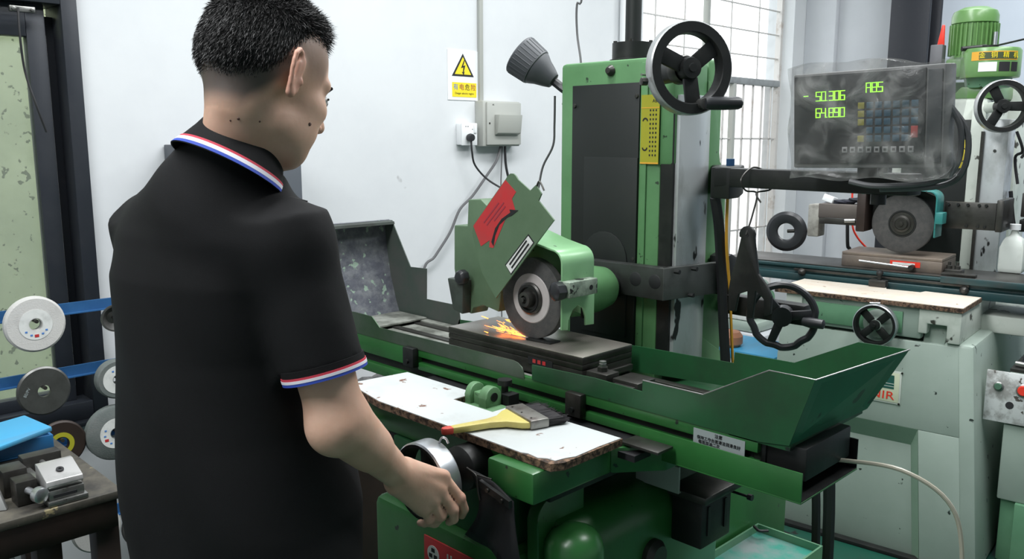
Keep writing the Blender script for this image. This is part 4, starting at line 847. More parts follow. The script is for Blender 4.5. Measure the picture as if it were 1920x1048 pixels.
# the lower hand wheel with scalloped rim behind the spanner (part of the grinder)
c2 = V((.36, .545, 1.062)); n2 = V((.35, -.94, 0)).normalized(); x2, y2, _ = frame(n2)
s = MB(); pts = [c2+(x2*math.cos(a)+y2*math.sin(a))*(.083-(.004*max(0, math.cos(7*a)) if math.sin(a) < .2 else 0)) for a in [2*math.pi*k/84 for k in range(85)]]
s.tube(pts, .0095, smooth=False, seg=10); w2 = P('table_handwheel', s, BKP)
for k in range(3):
    a = R_(-110+120*k); s = MB(); d = x2*math.cos(a)+y2*math.sin(a); t = n2.cross(d); q = n2*.006
    p0, p1 = c2+d*.015, c2+d*.080
    s.hexa([p0-t*.012-q, p0+t*.012-q, p1+t*.010-q, p1-t*.010-q, p0-t*.012+q, p0+t*.012+q, p1+t*.010+q, p1-t*.010+q]); s.build('spoke', BKP, w2, bev=.002)
s = MB(); s.cyl(c2+n2*.012, c2-n2*.03, .026); s.build('hub', BKP, w2); s = MB(); s.cyl(c2, c2-n2*.06, .014); s.build('shaft', STD, w2)
s = MB(); s.box((.145, .585, 1.035), (.40, .625, 1.09)); P('wheel_bracket', s, BLK, bev=.006)
s = MB(); s.lathe([(0, 0), (.011, .002), (.014, .02), (.012, .055), (0, .06)], c2+x2*.052-y2*.006+n2*.014, (x2*.9+n2*.3).normalized(), 16); s.build('grip', BKP, w2)
# ================================================================ coolant tank
ct = thing('coolant_tank', 'low green coolant tank with a worn turquoise lid, right of the grinder base', 'tank', (.43, .25, 0))
s = MB(); s.box((.345, -.06, 0), (.515, .500, .445)); s.build('tank_body', MOT, ct, bev=.004)
s = MB(); s.box((.340, -.06, .445), (.52, .505, .472)); s.build('lid', TNK, ct, bev=.002)
s = MB(); s.box((.338, -.062, .445), (.343, .51, .492)); s.box((.517, -.062, .445), (.522, .51, .492)); s.box((.343, .505, .445), (.517, .51, .492)); s.build('rim', MGR, ct)
s = MB(); s.box((.530, -.02, 0), (.60, .52, .43)); s.build('side_tank', MOT, ct, bev=.004)
s = MB(); s.lathe([(0, 0), (.075, 0), (.078, .008), (.075, .02), (.04, .05), (0, .055)], (.44, .10, .473), (0, 0, 1), 32); s.build('pump_cover', BLK, ct)
s = MB(); s.tube([(.35, .47, .50), (.37, .46, .498), (.385, .48, .496)], .004); s.build('clip', CAK, ct)
for (a, c, r, m, lab) in (((.42, .60, .86), (.46, .63, .03), .012, CAK, 'black hose hanging under the right end of the trough, the straighter one'), ((.48, .57, .88), (.50, .60, .05), .016, CAK, 'kinked thick black hose under the right end of the trough')):
    s = MB(); s.tube([a, ((a[0]+c[0])/2+.01, (a[1]+c[1])/2, .55), c], r); tag(s.build('hose', m), lab, 'hose')

# ================================================================ second grinder (own frame, turned 5.5 degrees)
H = thing('surface_grinder', 'pale grey green surface grinder standing behind on the right, with a tan board on it', 'grinding machine', (.1, 1.65, 0), R_(5.5))
def Q2(name, s, m, par=H, bev=0, **k): return s.build(name, m, par, bev=bev, local=True, **k)
def b2(name, a, c, m, par=H, bev=.003): s = MB(); s.box(a, c); return Q2(name, s, m, par, bev)
# base, a cast body slightly wider at the foot, with a recessed front panel
def yf(z): return -.09+.11*z/.8
def xr(z): return .482-.092*z/.8
def fslab(name, P4, d0, d1, m, bev=.003, par=H):
    """slab on the leaning front face: P4 four (x, z) corners, depth d0..d1 in front of it"""
    s = MB(); s.hexa([(x, yf(z)-d1, z) for x, z in P4]+[(x, yf(z)-d0, z) for x, z in P4]); return Q2(name, s, m, par, bev)
CRG = mat('shade tinted recess paint', (.23, .34, .255), .42, 0, (.19, .29, .21), 4, .4, .75)  # base paint made greener to hold the shade of the slanted edges
s = MB(); s.hexa([(-.30, yf(0)+.045, 0), (xr(0)-.02, yf(0)+.045, 0), (xr(0)-.02, .95, 0), (-.30, .95, 0), (-.30, yf(.79)+.045, .79), (xr(.79)-.02, yf(.79)+.045, .79), (xr(.79)-.02, .95, .79), (-.30, .95, .79)]); Q2('base', s, CRM, bev=.004)
s = MB(); s.hexa([(xr(0)-.10, yf(0)+.003, 0), (xr(0), yf(0)+.003, 0), (xr(0), .96, 0), (xr(0)-.10, .96, 0), (xr(.80)-.10, yf(.80)+.003, .80), (xr(.80), yf(.80)+.003, .80), (xr(.80), .96, .80), (xr(.80)-.10, .96, .80)]); Q2('base_flank', s, CRM, bev=.014)
fslab('front_face', [(-.31, .475), (xr(.475)-.05, .475), (xr(.79)-.05, .79), (-.31, .79)], -.05, 0, CRM)
fslab('front_face', [(.295, .0), (xr(0)-.05, .0), (xr(.475)-.05, .475), (.240, .475)], -.05, 0, CRM)
# slanted edges of the recess
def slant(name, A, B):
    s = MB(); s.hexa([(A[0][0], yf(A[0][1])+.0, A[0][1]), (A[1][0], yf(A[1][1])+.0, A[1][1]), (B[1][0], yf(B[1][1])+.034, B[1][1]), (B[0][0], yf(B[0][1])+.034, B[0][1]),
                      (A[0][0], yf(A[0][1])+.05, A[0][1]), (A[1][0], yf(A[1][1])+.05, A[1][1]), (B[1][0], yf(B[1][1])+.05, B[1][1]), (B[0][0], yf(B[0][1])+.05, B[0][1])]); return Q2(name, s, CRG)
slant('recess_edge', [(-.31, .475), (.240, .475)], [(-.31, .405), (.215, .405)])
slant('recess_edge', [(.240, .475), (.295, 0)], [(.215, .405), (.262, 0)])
fslab('recess_panel', [(-.31, 0), (.262, 0), (.215, .405), (-.31, .405)], -.05, -.034, CRM, .001)
fslab('plinth', [(-.33, 0), (.50, 0), (.50, .014), (-.33, .014)], -.02, .014, BLK, .001)
nm = fslab('name_plate', [(-.15, .552), (.172, .552), (.166, .672), (-.15, .672)], -.001, .004, CRW, .001)
fslab('plate_face', [(-.144, .558), (.165, .558), (.160, .666), (-.144, .666)], .004, .0052, mat('cream plate', (.62, .66, .48), .5), .0005, nm)
fslab('green_print', [(-.13, .606), (.145, .606), (.142, .656), (-.13, .656)], .0052, .006, mat('dark green print', (.01, .09, .07), .5), 0, nm)
for z in (.614, .624): fslab('print_line', [(-.13, z), (.144, z), (.144, z+.002), (-.13, z+.002)], .006, .0066, CRW, 0, nm)
text('lettering', 'NIR', .042, (.150, yf(.58)-.0062, .580), (0, -1, .137), REDB, nm, True, sx=1.3, align='RIGHT')
for x in (-.147, .167):
    for z in (.555, .669):
        s = MB(); s.cyl((x, yf(z)-.003, z), (x, yf(z)-.006, z), .004, seg=8); Q2('rivet', s, STD, nm)
# saddle
s = MB(); s.box((-.23, .02, .80), (.215, .60, .915)); Q2('saddle', s, CRM, bev=.008)
s = MB(); s.box((-.20, .012, .815), (.15, .02, .895)); Q2('saddle_panel', s, MGR, bev=.003)
s = MB(); s.pY([(.205, .915), (.205, .825), (.235, .825), (.235, .862), (.300, .862), (.300, .80), (.345, .80), (.345, .915)], .012, .60); Q2('saddle_wing', s, CRW, bev=.004)
s = MB(); s.pY([(-.29, .915), (-.29, .81), (-.225, .81), (-.225, .915)], .012, .60); Q2('saddle_wing', s, CRW, bev=.004)
s = MB(); s.hexa([(.215, .03, .735), (.285, .03, .735), (.285, .70, .735), (.215, .70, .735), (.22, .06, .862), (.30, .06, .862), (.30, .70, .862), (.22, .70, .862)]); Q2('way_block', s, CRM, bev=.006)
s = MB(); s.hexa([(-.29, .03, .735), (-.225, .03, .735), (-.225, .70, .735), (-.29, .70, .735), (-.285, .06, .82), (-.23, .06, .82), (-.23, .70, .82), (-.285, .70, .82)]); Q2('way_block', s, CRM, bev=.006)
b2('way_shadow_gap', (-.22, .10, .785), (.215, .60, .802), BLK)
b2('rear_apron', (.24, .35, .79), (.52, .80, .86), CRW, bev=.01)
# board
bd2 = thing('board_shelf', 'tan worn chipboard shelf on the front of the pale grey green grinder', 'board', (0, 0, 0)); bd2.location = H.matrix_basis @ V((0, .15, .915)); 
bd2.location = M.Rotation(R_(5.5), 4, 'Z') @ V((0, 0, 0)) + V((.1, 1.65, 0)); bd2.rotation_euler = (0, 0, R_(5.5))
bo2 = [(-.345, -.005), (.345, -.005), (.372, .16), (.165, .255), (.15, .262), (.15, .235), (.02, .235), (.015, .285), (-.33, .295)]
bo2 = [(-.335, .004), (.350, .004), (.352, .285), (.155, .292), (.145, .255), (.020, .250), (.010, .285), (-.325, .290)]
s = MB(); s.pZ(bo2, .916, .932); s.build('core', CHIP, bd2, local=True); s = MB(); s.pZ([(x*.995, y*.98+.002) for x, y in bo2], .932, .934); s.build('worn_top', BRD2, bd2, local=True)
# table, stops
s = MB(); s.pX([(.315, .988), (.315, .975), (.325, .970), (.325, .955), (.31, .950), (.31, .918), (.60, .918), (.60, .988)], -.70, 1.0); Q2('table', s, TEAD, bev=.003)
s = MB(); s.box((-.70, .33, .988), (1.0, .59, .993)); Q2('table_top', s, STD, bev=.001)
s = MB(); s.box((.20, .30, .972), (1.0, .315, .996)); Q2('table_lip', s, TEAD, bev=.002)
b2('slot_bar', (-.38, .308, .962), (.30, .316, .972), STD, bev=.001)
for x in (-.345, .285):
    s = MB(); s.lathe([(0, 0), (.016, 0), (.017, .004), (.012, .014), (.006, .02), (0, .02)], (x, .31, .958 if x < 0 else .95), (0, -1, 0), 16); Q2('table_stop', s, STD)
s = MB(); s.box((-.055, .262, .934), (.012, .300, .962)); lvb = Q2('lever_block', s, STD, bev=.004); s = MB(); s.cyl((-.018, .28, .962), (-.018, .28, .985), .008); s.lathe([(0, -.014), (.010, -.010), (.014, 0), (.010, .010), (0, .014)], (-.018, .28, .990), (0, 0, 1), 16); Q2('lever_knob', s, BLK, lvb)
# chuck
ck2 = thing('magnetic_chuck', 'brown-grey magnetic chuck with a small red plate and bright lever, on the second grinder', 'magnetic chuck', (.1, 1.65, 0), R_(5.5))
s = MB(); s.box((-.205, .38, .993), (.185, .60, 1.040)); s.build('chuck_body', mat('brown steel chuck', (.22, .18, .15), .5, .5, (.13, .11, .10), 9, .4, .7, .05, 60), ck2, bev=.002, local=True)
s = MB(); s.box((-.205, .38, 1.0405), (.185, .60, 1.052)); s.build('pole_plate', mat('brown grey top', (.26, .21, .17), .45, .5, (.18, .15, .13), 9, .4, .7), ck2, bev=.002, local=True)
s = MB(); s.box((-.01, .3785, 1.010), (.105, .380, 1.032)); s.build('red_plate', REDB, ck2, local=True)
s = MB(); s.box((.0, .3778, 1.016), (.085, .3785, 1.026)); s.build('print', LAB, ck2, local=True)
s = MB(); s.cyl((-.125, .355, 1.022), (.070, .355, 1.012), .0048); s.build('lever', CHR, ck2, local=True); s = MB(); s.cyl((.078, .38, 1.012), (.078, .345, 1.012), .010); s.build('lever_hub', BLK, ck2, local=True)
b_ = thing('clamp_block', 'dark steel clamp with bolts at the right end of the second chuck', 'clamp', (.1, 1.65, 0), R_(5.5))
s = MB(); s.box((.188, .40, .993), (.25, .46, 1.012)); s.build('block', STD, b_, bev=.002, local=True)
for x in (.20, .23): s = MB(); s.lathe([(0, 0), (.011, 0), (.011, .012), (.006, .014), (.006, .026), (0, .026)], (x, .43, 1.012), (0, 0, 1), 6); s.build('nut', STD, b_, local=True)
s = MB(); s.box((.19, .35, .993), (.31, .39, 1.004)); s.build('strap', STD, b_, bev=.002, local=True)
# front cross feed wheel
handwheel(H, (.068, -.045, .842), (0.0, -1, 0), .078, .032, 4, 45, .014, local=True, hub=.017)
s = MB(); s.lathe([(.052, 0), (.055, .012), (.04, .02), (.02, .045), (0, .045)], (.07, .012, .842), (0, -1, 0), 32); Q2('feed_bearing', s, CRM)
s = MB(); s.cyl((.05, -.05, .925), (.085, -.045, .928), .003); Q2('zero_pin', s, CHR)
# wheel, teal guard
W2 = V((.018, .42, 1.180))
s = MB(); s.lathe([(.03, -.018), (.03, .012), (.110, .014), (.119, .010), (.119, -.012), (.110, -.018), (.03, -.018)], W2, (0, -1, 0), 64); g2 = Q2('grinding_wheel', s, WHL)
s = MB(); s.lathe([(.046, .0125), (.046, .016), (.034, .017), (.034, .022), (.026, .024), (.022, .030), (.010, .030), (.009, .036), (0, .037)], W2, (0, -1, 0), 36); Q2('flange', s, STD, g2)
s = MB(); s.lathe([(.047, .0128), (.048, .0145), (.053, .0145), (.054, .0128)], W2, (0, -1, 0), 36); Q2('lock_ring', s, BLK, g2)
pr2 = [(.152, 1.135), (.152, 1.270)]+arc(.118, 1.285, .034, 0, 85, 6)+[(.05, 1.325), (-.03, 1.328), (-.09, 1.318), (-.135, 1.300)]
s = strip(pr2, .37, .47, .006); Q2('wheel_guard', s, TEA, bev=.001)
s = MB(); s.pY([(.148, 1.135), (.148, 1.28), (.05, 1.322), (-.09, 1.314), (-.14, 1.295), (-.14, 1.145), (-.10, 1.145), (0, 1.10)], .465, .475); Q2('guard_back', s, BLK)
s = MB(); s.box((-.155, .37, 1.140), (-.118, .47, 1.300)); Q2('guard_cheek', s, BRN, bev=.006)
b2('nozzle_clamp', (.150, .36, 1.190), (.178, .42, 1.235), TEA)
s = MB(); s.cyl((.018, .47, 1.18), (.018, .85, 1.18), .06); Q2('spindle_housing', s, BLK)
s = MB(); s.box((.15, .495, 1.165), (.335, .515, 1.272)); pl2 = Q2('carriage_plate', s, STD, bev=.002)
for x in (.165, .20, .235, .275, .30):
    for z in (1.262, 1.178):
        if z < 1.2 and x < .23: continue
        s = MB(); s.cyl((x, .495, z), (x, .486, z), .006, seg=6); Q2('bolt', s, BLK, pl2)
s = MB(); s.box((.335, .495, 1.160), (.36, .70, 1.285)); Q2('carriage_side', s, STD, bev=.004)
# dresser slide at the left with ring hand wheel
s = MB(); s.box((-.33, .42, 1.185), (-.135, .52, 1.245)); Q2('slide_arm', s, mat('brown grey steel', (.14, .12, .11), .5, .4), bev=.003)
s = MB(); s.box((-.32, .41, 1.160), (-.135, .42, 1.185)); Q2('slide_gib', s, STD, bev=.001)
s = MB(); s.box((-.375, .42, 1.10), (-.325, .50, 1.24)); Q2('slide_bracket', s, mat('cast grey', (.35, .34, .31), .55, .2, (.22, .21, .19), 20), bev=.006)
s = MB(); s.lathe([(.042, -.008), (.036, .002), (.040, .010), (.055, .014), (.075, .012), (.088, 0), (.088, -.010), (.075, -.018), (.050, -.016), (.042, -.008)], (-.465, .415, 1.115), (.15, -1, 0), 48); rw = Q2('slide_handwheel', s, BKP)
s = MB(); s.cyl((-.465, .43, 1.115), (-.36, .44, 1.125), .008); Q2('slide_screw', s, STD)
s = MB(); s.cyl((-.17, .41, 1.18), (-.21, .40, 1.178), .010); Q2('lock_screw', s, STL)
# column
s = MB(); s.box((-.17, .86, .70), (.205, 1.30, 1.690)); Q2('column', s, CRW, bev=.02)
b2('dark_bellows', (-.12, .835, .99), (.155, .86, 1.60), BLM)
s = MB(); s.box((.150, .83, .96), (.205, .86, 1.66)); Q2('front_way', s, CRW, bev=.004)
s = MB(); s.box((.205, .80, .90), (.300, .95, 1.60)); Q2('side_way', s, WAY, bev=.004)
s = MB(); s.box((.20, .79, .9), (.212, .81, 1.55)); Q2('way_edge', s, STD)
y2l = b2('oil_chart', (.113, .8275, 1.395), (.150, .829, 1.515), YEL); 
for z, a in ((1.475, 0), (1.43, 180)):
    s = MB(); s.pY([(x, zz) for x, zz in arc(.128, z, .008, a, a+180, 8)]+[(x, zz) for x, zz in arc(.128, z, .0045, a+180, a, 8)], .827, .8275); Q2('arc_mark', s, INK, y2l)
s = MB(); s.cyl((.255, .80, 1.47), (.255, .795, 1.47), .006); Q2('screw', s, STD)
handwheel(H, (.300, .66, 1.648), (.55, -.83, 0), .105, .032, 3, 0, .022, local=True, band=mat('silver rim', (.45, .46, .47), .35, .5), hub=.026)
s = MB(); s.cyl((.30, .67, 1.648), (.20, .86, 1.648), .022); Q2('shaft_boss', s, CRW)
s = MB(); s.lathe([(0, 0), (.010, .004), (.013, .04), (.010, .07), (0, .072)], (.39, .71, 1.655), (.9, -.4, 0), 14); Q2('crank_handle', s, BKP)
# control cabinet on the right flank
cc = thing('control_cabinet', 'pale control cabinet with push buttons, standing against the right flank of the pale grinder', 'control cabinet', (.1, 1.65, 0), R_(5.5))
def QC(name, s, m, par=cc, bev=0): return s.build(name, m, par, bev=bev, local=True)
s = MB(); s.box((.490, .10, .24), (.90, .55, .520)); QC('lower_box', s, CRM, bev=.006)
s = MB(); s.hexa([(.490, .095, .525), (.90, .095, .525), (.90, .55, .525), (.490, .55, .525), (.490, .13, .705), (.90, .13, .705), (.90, .55, .705), (.490, .55, .705)]); QC('switch_box', s, CRM, bev=.004)
pan = MB(); pan.hexa([(.425, .088, .527), (.90, .088, .527), (.90, .098, .527), (.425, .098, .527), (.420, .120, .702), (.90, .120, .702), (.90, .132, .702), (.420, .132, .702)]); pan = QC('switch_panel', pan, mat('dirty brushed panel', (.60, .62, .62), .4, .2, (.30, .30, .29), 14, .48, .62, .05, 60, (.08, .07, .06), 30, .33), bev=.001)
def button(x, z, r, m, ring=STL):
    y = .088+(z-.527)*.18-.001
    s = MB(); s.lathe([(r*1.25, 0), (r*1.25, .004), (r, .006), (r, .0)], (x, y, z), (0, -1, .15), 24); QC('button_ring', s, ring, pan)
    s = MB(); s.lathe([(0, 0), (r*.95, 0), (r*.95, .010), (r*.8, .013), (0, .013)], (x, y, z), (0, -1, .15), 24); QC('button', s, m, pan)
button(.462, .650, .013, mat('green button', (.06, .14, .09), .5)); button(.540, .648, .019, REDB)
s = MB(); s.lathe([(0, 0), (.013, 0), (.013, .001), (0, .001)], (.503, .0995, .590), (0, -1, .15), 24); QC('empty_hole', s, INK, pan)
s = MB(); s.box((.50, .12, 0), (.88, .50, .24)); QC('stand', s, MGR, bev=.006)
s = MB(); s.box((.55, .085, .0), (.90, .12, .24)); QC('stand_panel', s, MGR, bev=.003)
s = MB(); s.box((.49, .13, .706), (.90, .55, .716)); QC('top_plate', s, STD)
# dark gloves on the cabinet
def blob(name, pts, rad, m, lab, cat, seed=1, par=None):
    rr = random.Random(seed); bm = bmesh.new()
    for p in pts:
        mm = bmesh.ops.create_icosphere(bm, subdivisions=3, radius=1)['verts']
        for v in mm:
            k = 1+.18*math.sin(4*v.co.x+3*v.co.y+seed)+.12*math.sin(7*v.co.z+2*v.co.x)
            v.co = V((p[0]+v.co.x*rad[0]*k, p[1]+v.co.y*rad[1]*k, p[2]+v.co.z*rad[2]*k))
    me = bpy.data.meshes.new(name); bm.to_mesh(me); bm.free(); me.materials.append(m)
    o = link(name, me, par, False, 180)
    if lab: tag(o, lab, cat)
    md = o.modifiers.new('r', 'REMESH'); md.mode = 'VOXEL'; md.voxel_size = min(rad)*.18; md.use_smooth_shade = True
    return o
R55 = H.matrix_basis
def w2p(x, y, z): return tuple(M.Translation((.1, 1.65, 0)) @ M.Rotation(R_(5.5), 4, 'Z') @ V((x, y, z)))
blob('work_glove', [w2p(.60, .25, .74), w2p(.63, .27, .755), w2p(.57, .24, .735), w2p(.67, .26, .745), w2p(.55, .23, .73)], (.045, .035, .017), GLV, 'dark navy work glove lying on top of the control cabinet', 'glove', 3)
s = MB(); s.cyl(w2p(.50, .17, .728), w2p(.545, .16, .728), .010); tag(s.build('steel_pin', STL), 'short silver steel pin beside the dark glove on the control cabinet', 'pin')
# things on the dresser arm
s = MB(); c_ = V(w2p(-.30, .47, 1.262)); s.obox(c_, (.3, .2, 1), .052, .035, .03, up=(.2, 1, 0)); tag(s.build('small_box', WPL, bev=.003), 'small white box on the slide arm, left of the teal guard', 'box')
blob('rag', [w2p(-.22, .47, 1.254), w2p(-.19, .47, 1.262), w2p(-.25, .46, 1.252)], (.028, .022, .012), GLV, 'crumpled dark rag on the slide arm next to the teal guard', 'rag', 5)
s = MB(); s.tube([w2p(-.27, .62, 1.16), w2p(-.262, .62, 1.05), w2p(-.255, .64, .99), w2p(-.25, .64, .60)], .008); tag(s.build('hose', CAK), 'black hose hanging behind the second grinder, left of its chuck', 'hose')
s = MB(); s.tube([w2p(-.27, .66, 1.30), w2p(-.262, .66, 1.15), w2p(-.24, .68, 1.08), w2p(-.18, .72, 1.0), w2p(-.16, .74, .93)], .0045); tag(s.build('cable', REDB), 'thin red cable slanting down behind the second grinder', 'cable')
# olive motor head of a mill behind
mh = thing('milling_machine', 'olive green milling head with ribbed motor and yellow lettering, rising behind the second grinder', 'milling machine', (.1, 1.65, 0), R_(5.5))
def QM(name, s, m, par=mh, bev=0, **k): return s.build(name, m, par, bev=bev, local=True, **k)
K = 1.0; mx_, my_ = .088, .98
s = MB(); s.box((mx_-.14, my_+.36, 0), (mx_+.16, my_+.72, 1.77)); QM('column', s, CRW, bev=.02)
s = MB(); s.box((mx_-.10, my_+.06, 1.695), (mx_+.12, my_+.50, 1.77)); QM('ram', s, MOT, bev=.01)
mc = (mx_+.008, my_+.02)
s = MB(); s.lathe([(.085, 1.87), (.085, 2.02)], (*mc, 0), (0, 0, 1), 40); s.lathe([(.0, 2.085), (.05, 2.082), (.085, 2.065), (.093, 2.045), (.093, 2.015), (.085, 2.012)], (*mc, 0), (0, 0, 1), 40)
mo = QM('motor', s, MOT)
for k in range(30):
    a = 2*math.pi*k/30; s = MB(); c = V((mc[0]+.089*math.cos(a), mc[1]+.089*math.sin(a), 1.945)); s.obox(c, (math.cos(a), math.sin(a), 0), .004, .13, .018); QM('fin', s, MOT, mo)
s = MB(); s.lathe([(.0, 1.86), (.088, 1.86), (.088, 1.875), (.08, 1.878)], (*mc, 0), (0, 0, 1), 40); QM('motor_flange', s, MOT, mo)
s = MB(); s.lathe([(0, 1.775), (.112, 1.775), (.115, 1.785), (.115, 1.885), (.108, 1.895), (0, 1.895)], (mx_+.098, my_-.06, 0), (0, 0, 1), 48); hd = QM('belt_housing', s, MOT)
s = MB(); s.box((mx_-.07, my_-.10, 1.78), (mx_+.10, my_+.06, 1.86)); QM('housing_neck', s, MOT, bev=.01)
s = MB(); s.lathe([(0, 1.735), (.085, 1.735), (.092, 1.775), (0, 1.775)], (mx_+.09, my_-.04, 0), (0, 0, 1), 40); QM('lower_collar', s, MGR)
s = MB(); s.pY([(mx_-.04, 1.69), (mx_+.0, 1.74), (mx_+.13, 1.74), (mx_+.12, 1.69)], my_-.10, my_+.05); QM('head_foot', s, MOT, bev=.006)
hc = V((mx_+.098, my_-.06, 0))
def wrap(name, a0, a1, z0, z1, r, m, par):
    s = MB(); s.lathe([(r, z0), (r+.001, z0), (r+.001, z1), (r, z1)], hc, (0, 0, 1), 14, a0=R_(a0), a1=R_(a1)); return QM(name, s, m, par)
fx, fy, fz = frame((0, 0, 1))
# angle of the direction facing the viewer
def ang(dx, dy): v = V((dx, dy, 0)); return math.degrees(math.atan2(v.dot(fy), v.dot(fx)))
av = ang(.42, -.9)
lbm = wrap('name_band', av-52, av+42, 1.842, 1.878, .1152, ORG, hd); wrap('band_field', av-36, av+40, 1.846, 1.874, .1163, mat('dark olive print', (.05, .07, .03), .5), lbm)
for k, ch in enumerate('金铜精机'):
    a = math.atan2(-.9, .42)+R_(-30+22*k); nn = V((math.cos(a), math.sin(a), 0)); text('lettering', ch, .026, hc+nn*.1175+V((0, 0, 1.860)), nn, YEL, hd, True)
wrap('white_plate', av-36, av-2, 1.796, 1.834, .1152, WPL, hd); wrap('dark_plate', av+2, av+24, 1.796, 1.834, .1152, INK, hd); wrap('dark_plate', av+27, av+44, 1.796, 1.834, .1152, INK, hd)
s = MB(); s.lathe([(0, 0), (.035, 0), (.035, .014), (0, .014)], (mx_+.09, my_-.07, 1.896), (0, 0, 1), 24); s.cyl((mx_+.0, my_-.14, 1.896), (mx_+.08, my_-.08, 1.905), .010); s.cyl((mx_+.11, my_-.08, 1.905), (mx_+.24, my_-.12, 1.925), .004); QM('speed_lever', s, BLK)
s = MB(); s.cyl((mx_+.10, my_-.02, 1.896), (mx_+.10, my_-.02, 1.97), .009); QM('post', s, CHR)
s = MB(); s.pY([(mx_-.115, 1.92), (mx_-.10, 2.01), (mx_-.088, 2.008), (mx_-.085, 1.92)], my_-.08, my_-.07); QM('red_handle', s, REDB, bev=.004)
s = MB(); s.box((mx_-.135, my_-.10, 1.695), (mx_-.085, my_-.04, 1.925)); QM('post_box', s, mat('grey strip', (.10, .10, .11), .5), bev=.004)
s = MB(); s.box((mx_-.09, my_-.16, 1.728), (mx_-.045, my_-.12, 1.765)); sw = QM('switch_plate', s, ORG, bev=.003); s = MB(); s.lathe([(0, 0), (.011, 0), (.011, .016), (0, .018)], (mx_-.068, my_-.16, 1.745), (0, -1, 0), 20); QM('switch_knob', s, REDB, sw)
# right fringe: rear machine arms and a milky canister
rf = thing('lathe_carriage', 'dark grey carriage with a black knob at the right edge, behind the second grinder', 'machine', (.1, 1.65, 0), R_(5.5))
s = MB(); s.box((.37, .80, 1.20), (.75, 1.00, 1.30)); s.build('cross_slide', STD, rf, bev=.004, local=True)
s = MB(); s.box((.37, .79, 1.14), (.75, 1.02, 1.19)); s.build('slide_base', BLK, rf, bev=.004, local=True)
s = MB(); s.box((.50, .98, 0), (.75, 1.12, 1.14)); s.build('pedestal', MGR, rf, bev=.004, local=True)
s = MB(); s.lathe([(0, 0), (.03, .004), (.045, .03), (.05, .09), (.04, .12), (0, .13)], (.49, .74, 1.10), (0, 0, 1), 20); s.build('knob', BKP, rf, local=True)
s = MB(); s.box((.33, 1.0, 1.44), (.8, 1.05, 1.475)); s.build('rail', mat('light rail', (.40, .41, .42), .5), rf, bev=.003, local=True)
s = MB(); s.box((.33, 1.0, 1.61), (.8, 1.05, 1.64)); s.build('rail', BLK, rf, bev=.003, local=True)
s = MB(); s.cyl((.32, .98, 1.62), (.46, .95, 1.52), .008); s.build('brass_rod', mat('brass', (.55, .42, .15), .35, .6), rf, local=True)
s = MB(); s.tube([(.31, .90, 1.30), (.325, .90, 1.20), (.345, .88, 1.10), (.33, .86, 1.02)], .008); s.tube([(.315, .88, 1.55), (.34, .9, 1.47), (.31, .93, 1.44), (.33, .92, 1.33)], .006); s.build('hose', CAK, rf, local=True)
s = MB(); s.tube([(.33, .95, 1.44), (.36, .93, 1.48), (.42, .93, 1.50), (.55, .93, 1.49)], .006); s.build('pale_cable', CAB, rf, local=True)
s = MB(); s.lathe([(0, 0), (.06, 0), (.062, .02), (.062, .10), (.045, .135), (.018, .15), (.018, .17), (0, .17)], (.385, .62, .993), (0, 0, 1), 4); s.bm.transform(M.Translation((.385, .62, 0)) @ M.Rotation(R_(45), 4, 'Z') @ M.Translation((-.385, -.62, 0)))
cn2 = thing('canister', 'milky plastic canister behind the right end of the second table', 'canister', (.1, 1.65, 0), R_(5.5)); s.build('canister_body', BTL, cn2, bev=.008, local=True)
s = MB(); s.cyl((.385, .62, 1.163), (.385, .62, 1.185), .02); s.build('cap', WPL, cn2, local=True)
# odds and ends seen through the gap behind the hand wheel
st = thing('blue_crate', 'blue framed crate with white sides on the floor between the two grinders', 'crate', (-.58, 2.15, 0))
s = MB(); s.box((-.75, 2.0, 0), (-.42, 2.3, .50)); s.build('crate_body', WPL, st, bev=.004)
s = MB(); s.box((-.755, 1.992, .50), (-.415, 2.305, .54)); s.box((-.44, 1.992, .1), (-.415, 2.0, .50)); s.box((-.755, 1.992, .1), (-.73, 2.0, .50)); s.build('blue_frame', LBL, st, bev=.003)
pg = thing('bench_grinder', 'small pale green machine with a round housing, seen past the hanging spanner', 'bench grinder', (-.9, 2.9, 0))
s = MB(); s.box((-1.25, 2.5, 0), (-.75, 2.9, .50)); s.build('pedestal', GRW, pg, bev=.01)
s = MB(); s.box((-1.15, 2.52, .50), (-.80, 2.8, .56)); s.build('bed', CRM, pg, bev=.02); s = MB(); s.cyl((-1.15, 2.65, .67), (-.85, 2.65, .67), .11, seg=28); s.build('round_housing', CRM, pg, bev=.015); s = MB(); s.cyl((-.85, 2.65, .67), (-.80, 2.65, .67), .05, seg=28); s.build('end_cap', MGR, pg)
s = MB(); s.box((-1.0, 2.53, .562), (-.85, 2.57, .60)); s.build('tray', LAB, pg, bev=.003)
s = MB(); s.lathe([(0, 0), (.05, 0), (.065, .015), (.065, .05), (.05, .07), (0, .075)], (-.69, 2.06, .54), (0, 0, 1), 24); tag(s.build('round_cushion', mat('tan leather', (.40, .17, .09), .6)), 'round orange brown cushion on the blue crate', 'cushion')
s = MB(); s.tube([(-.42, 1.95, .0), (-.70, 1.93, .70)], .010, smooth=False); tag(s.build('grey_rod', CAB), 'thin grey rod leaning across the front of the blue crate', 'rod')
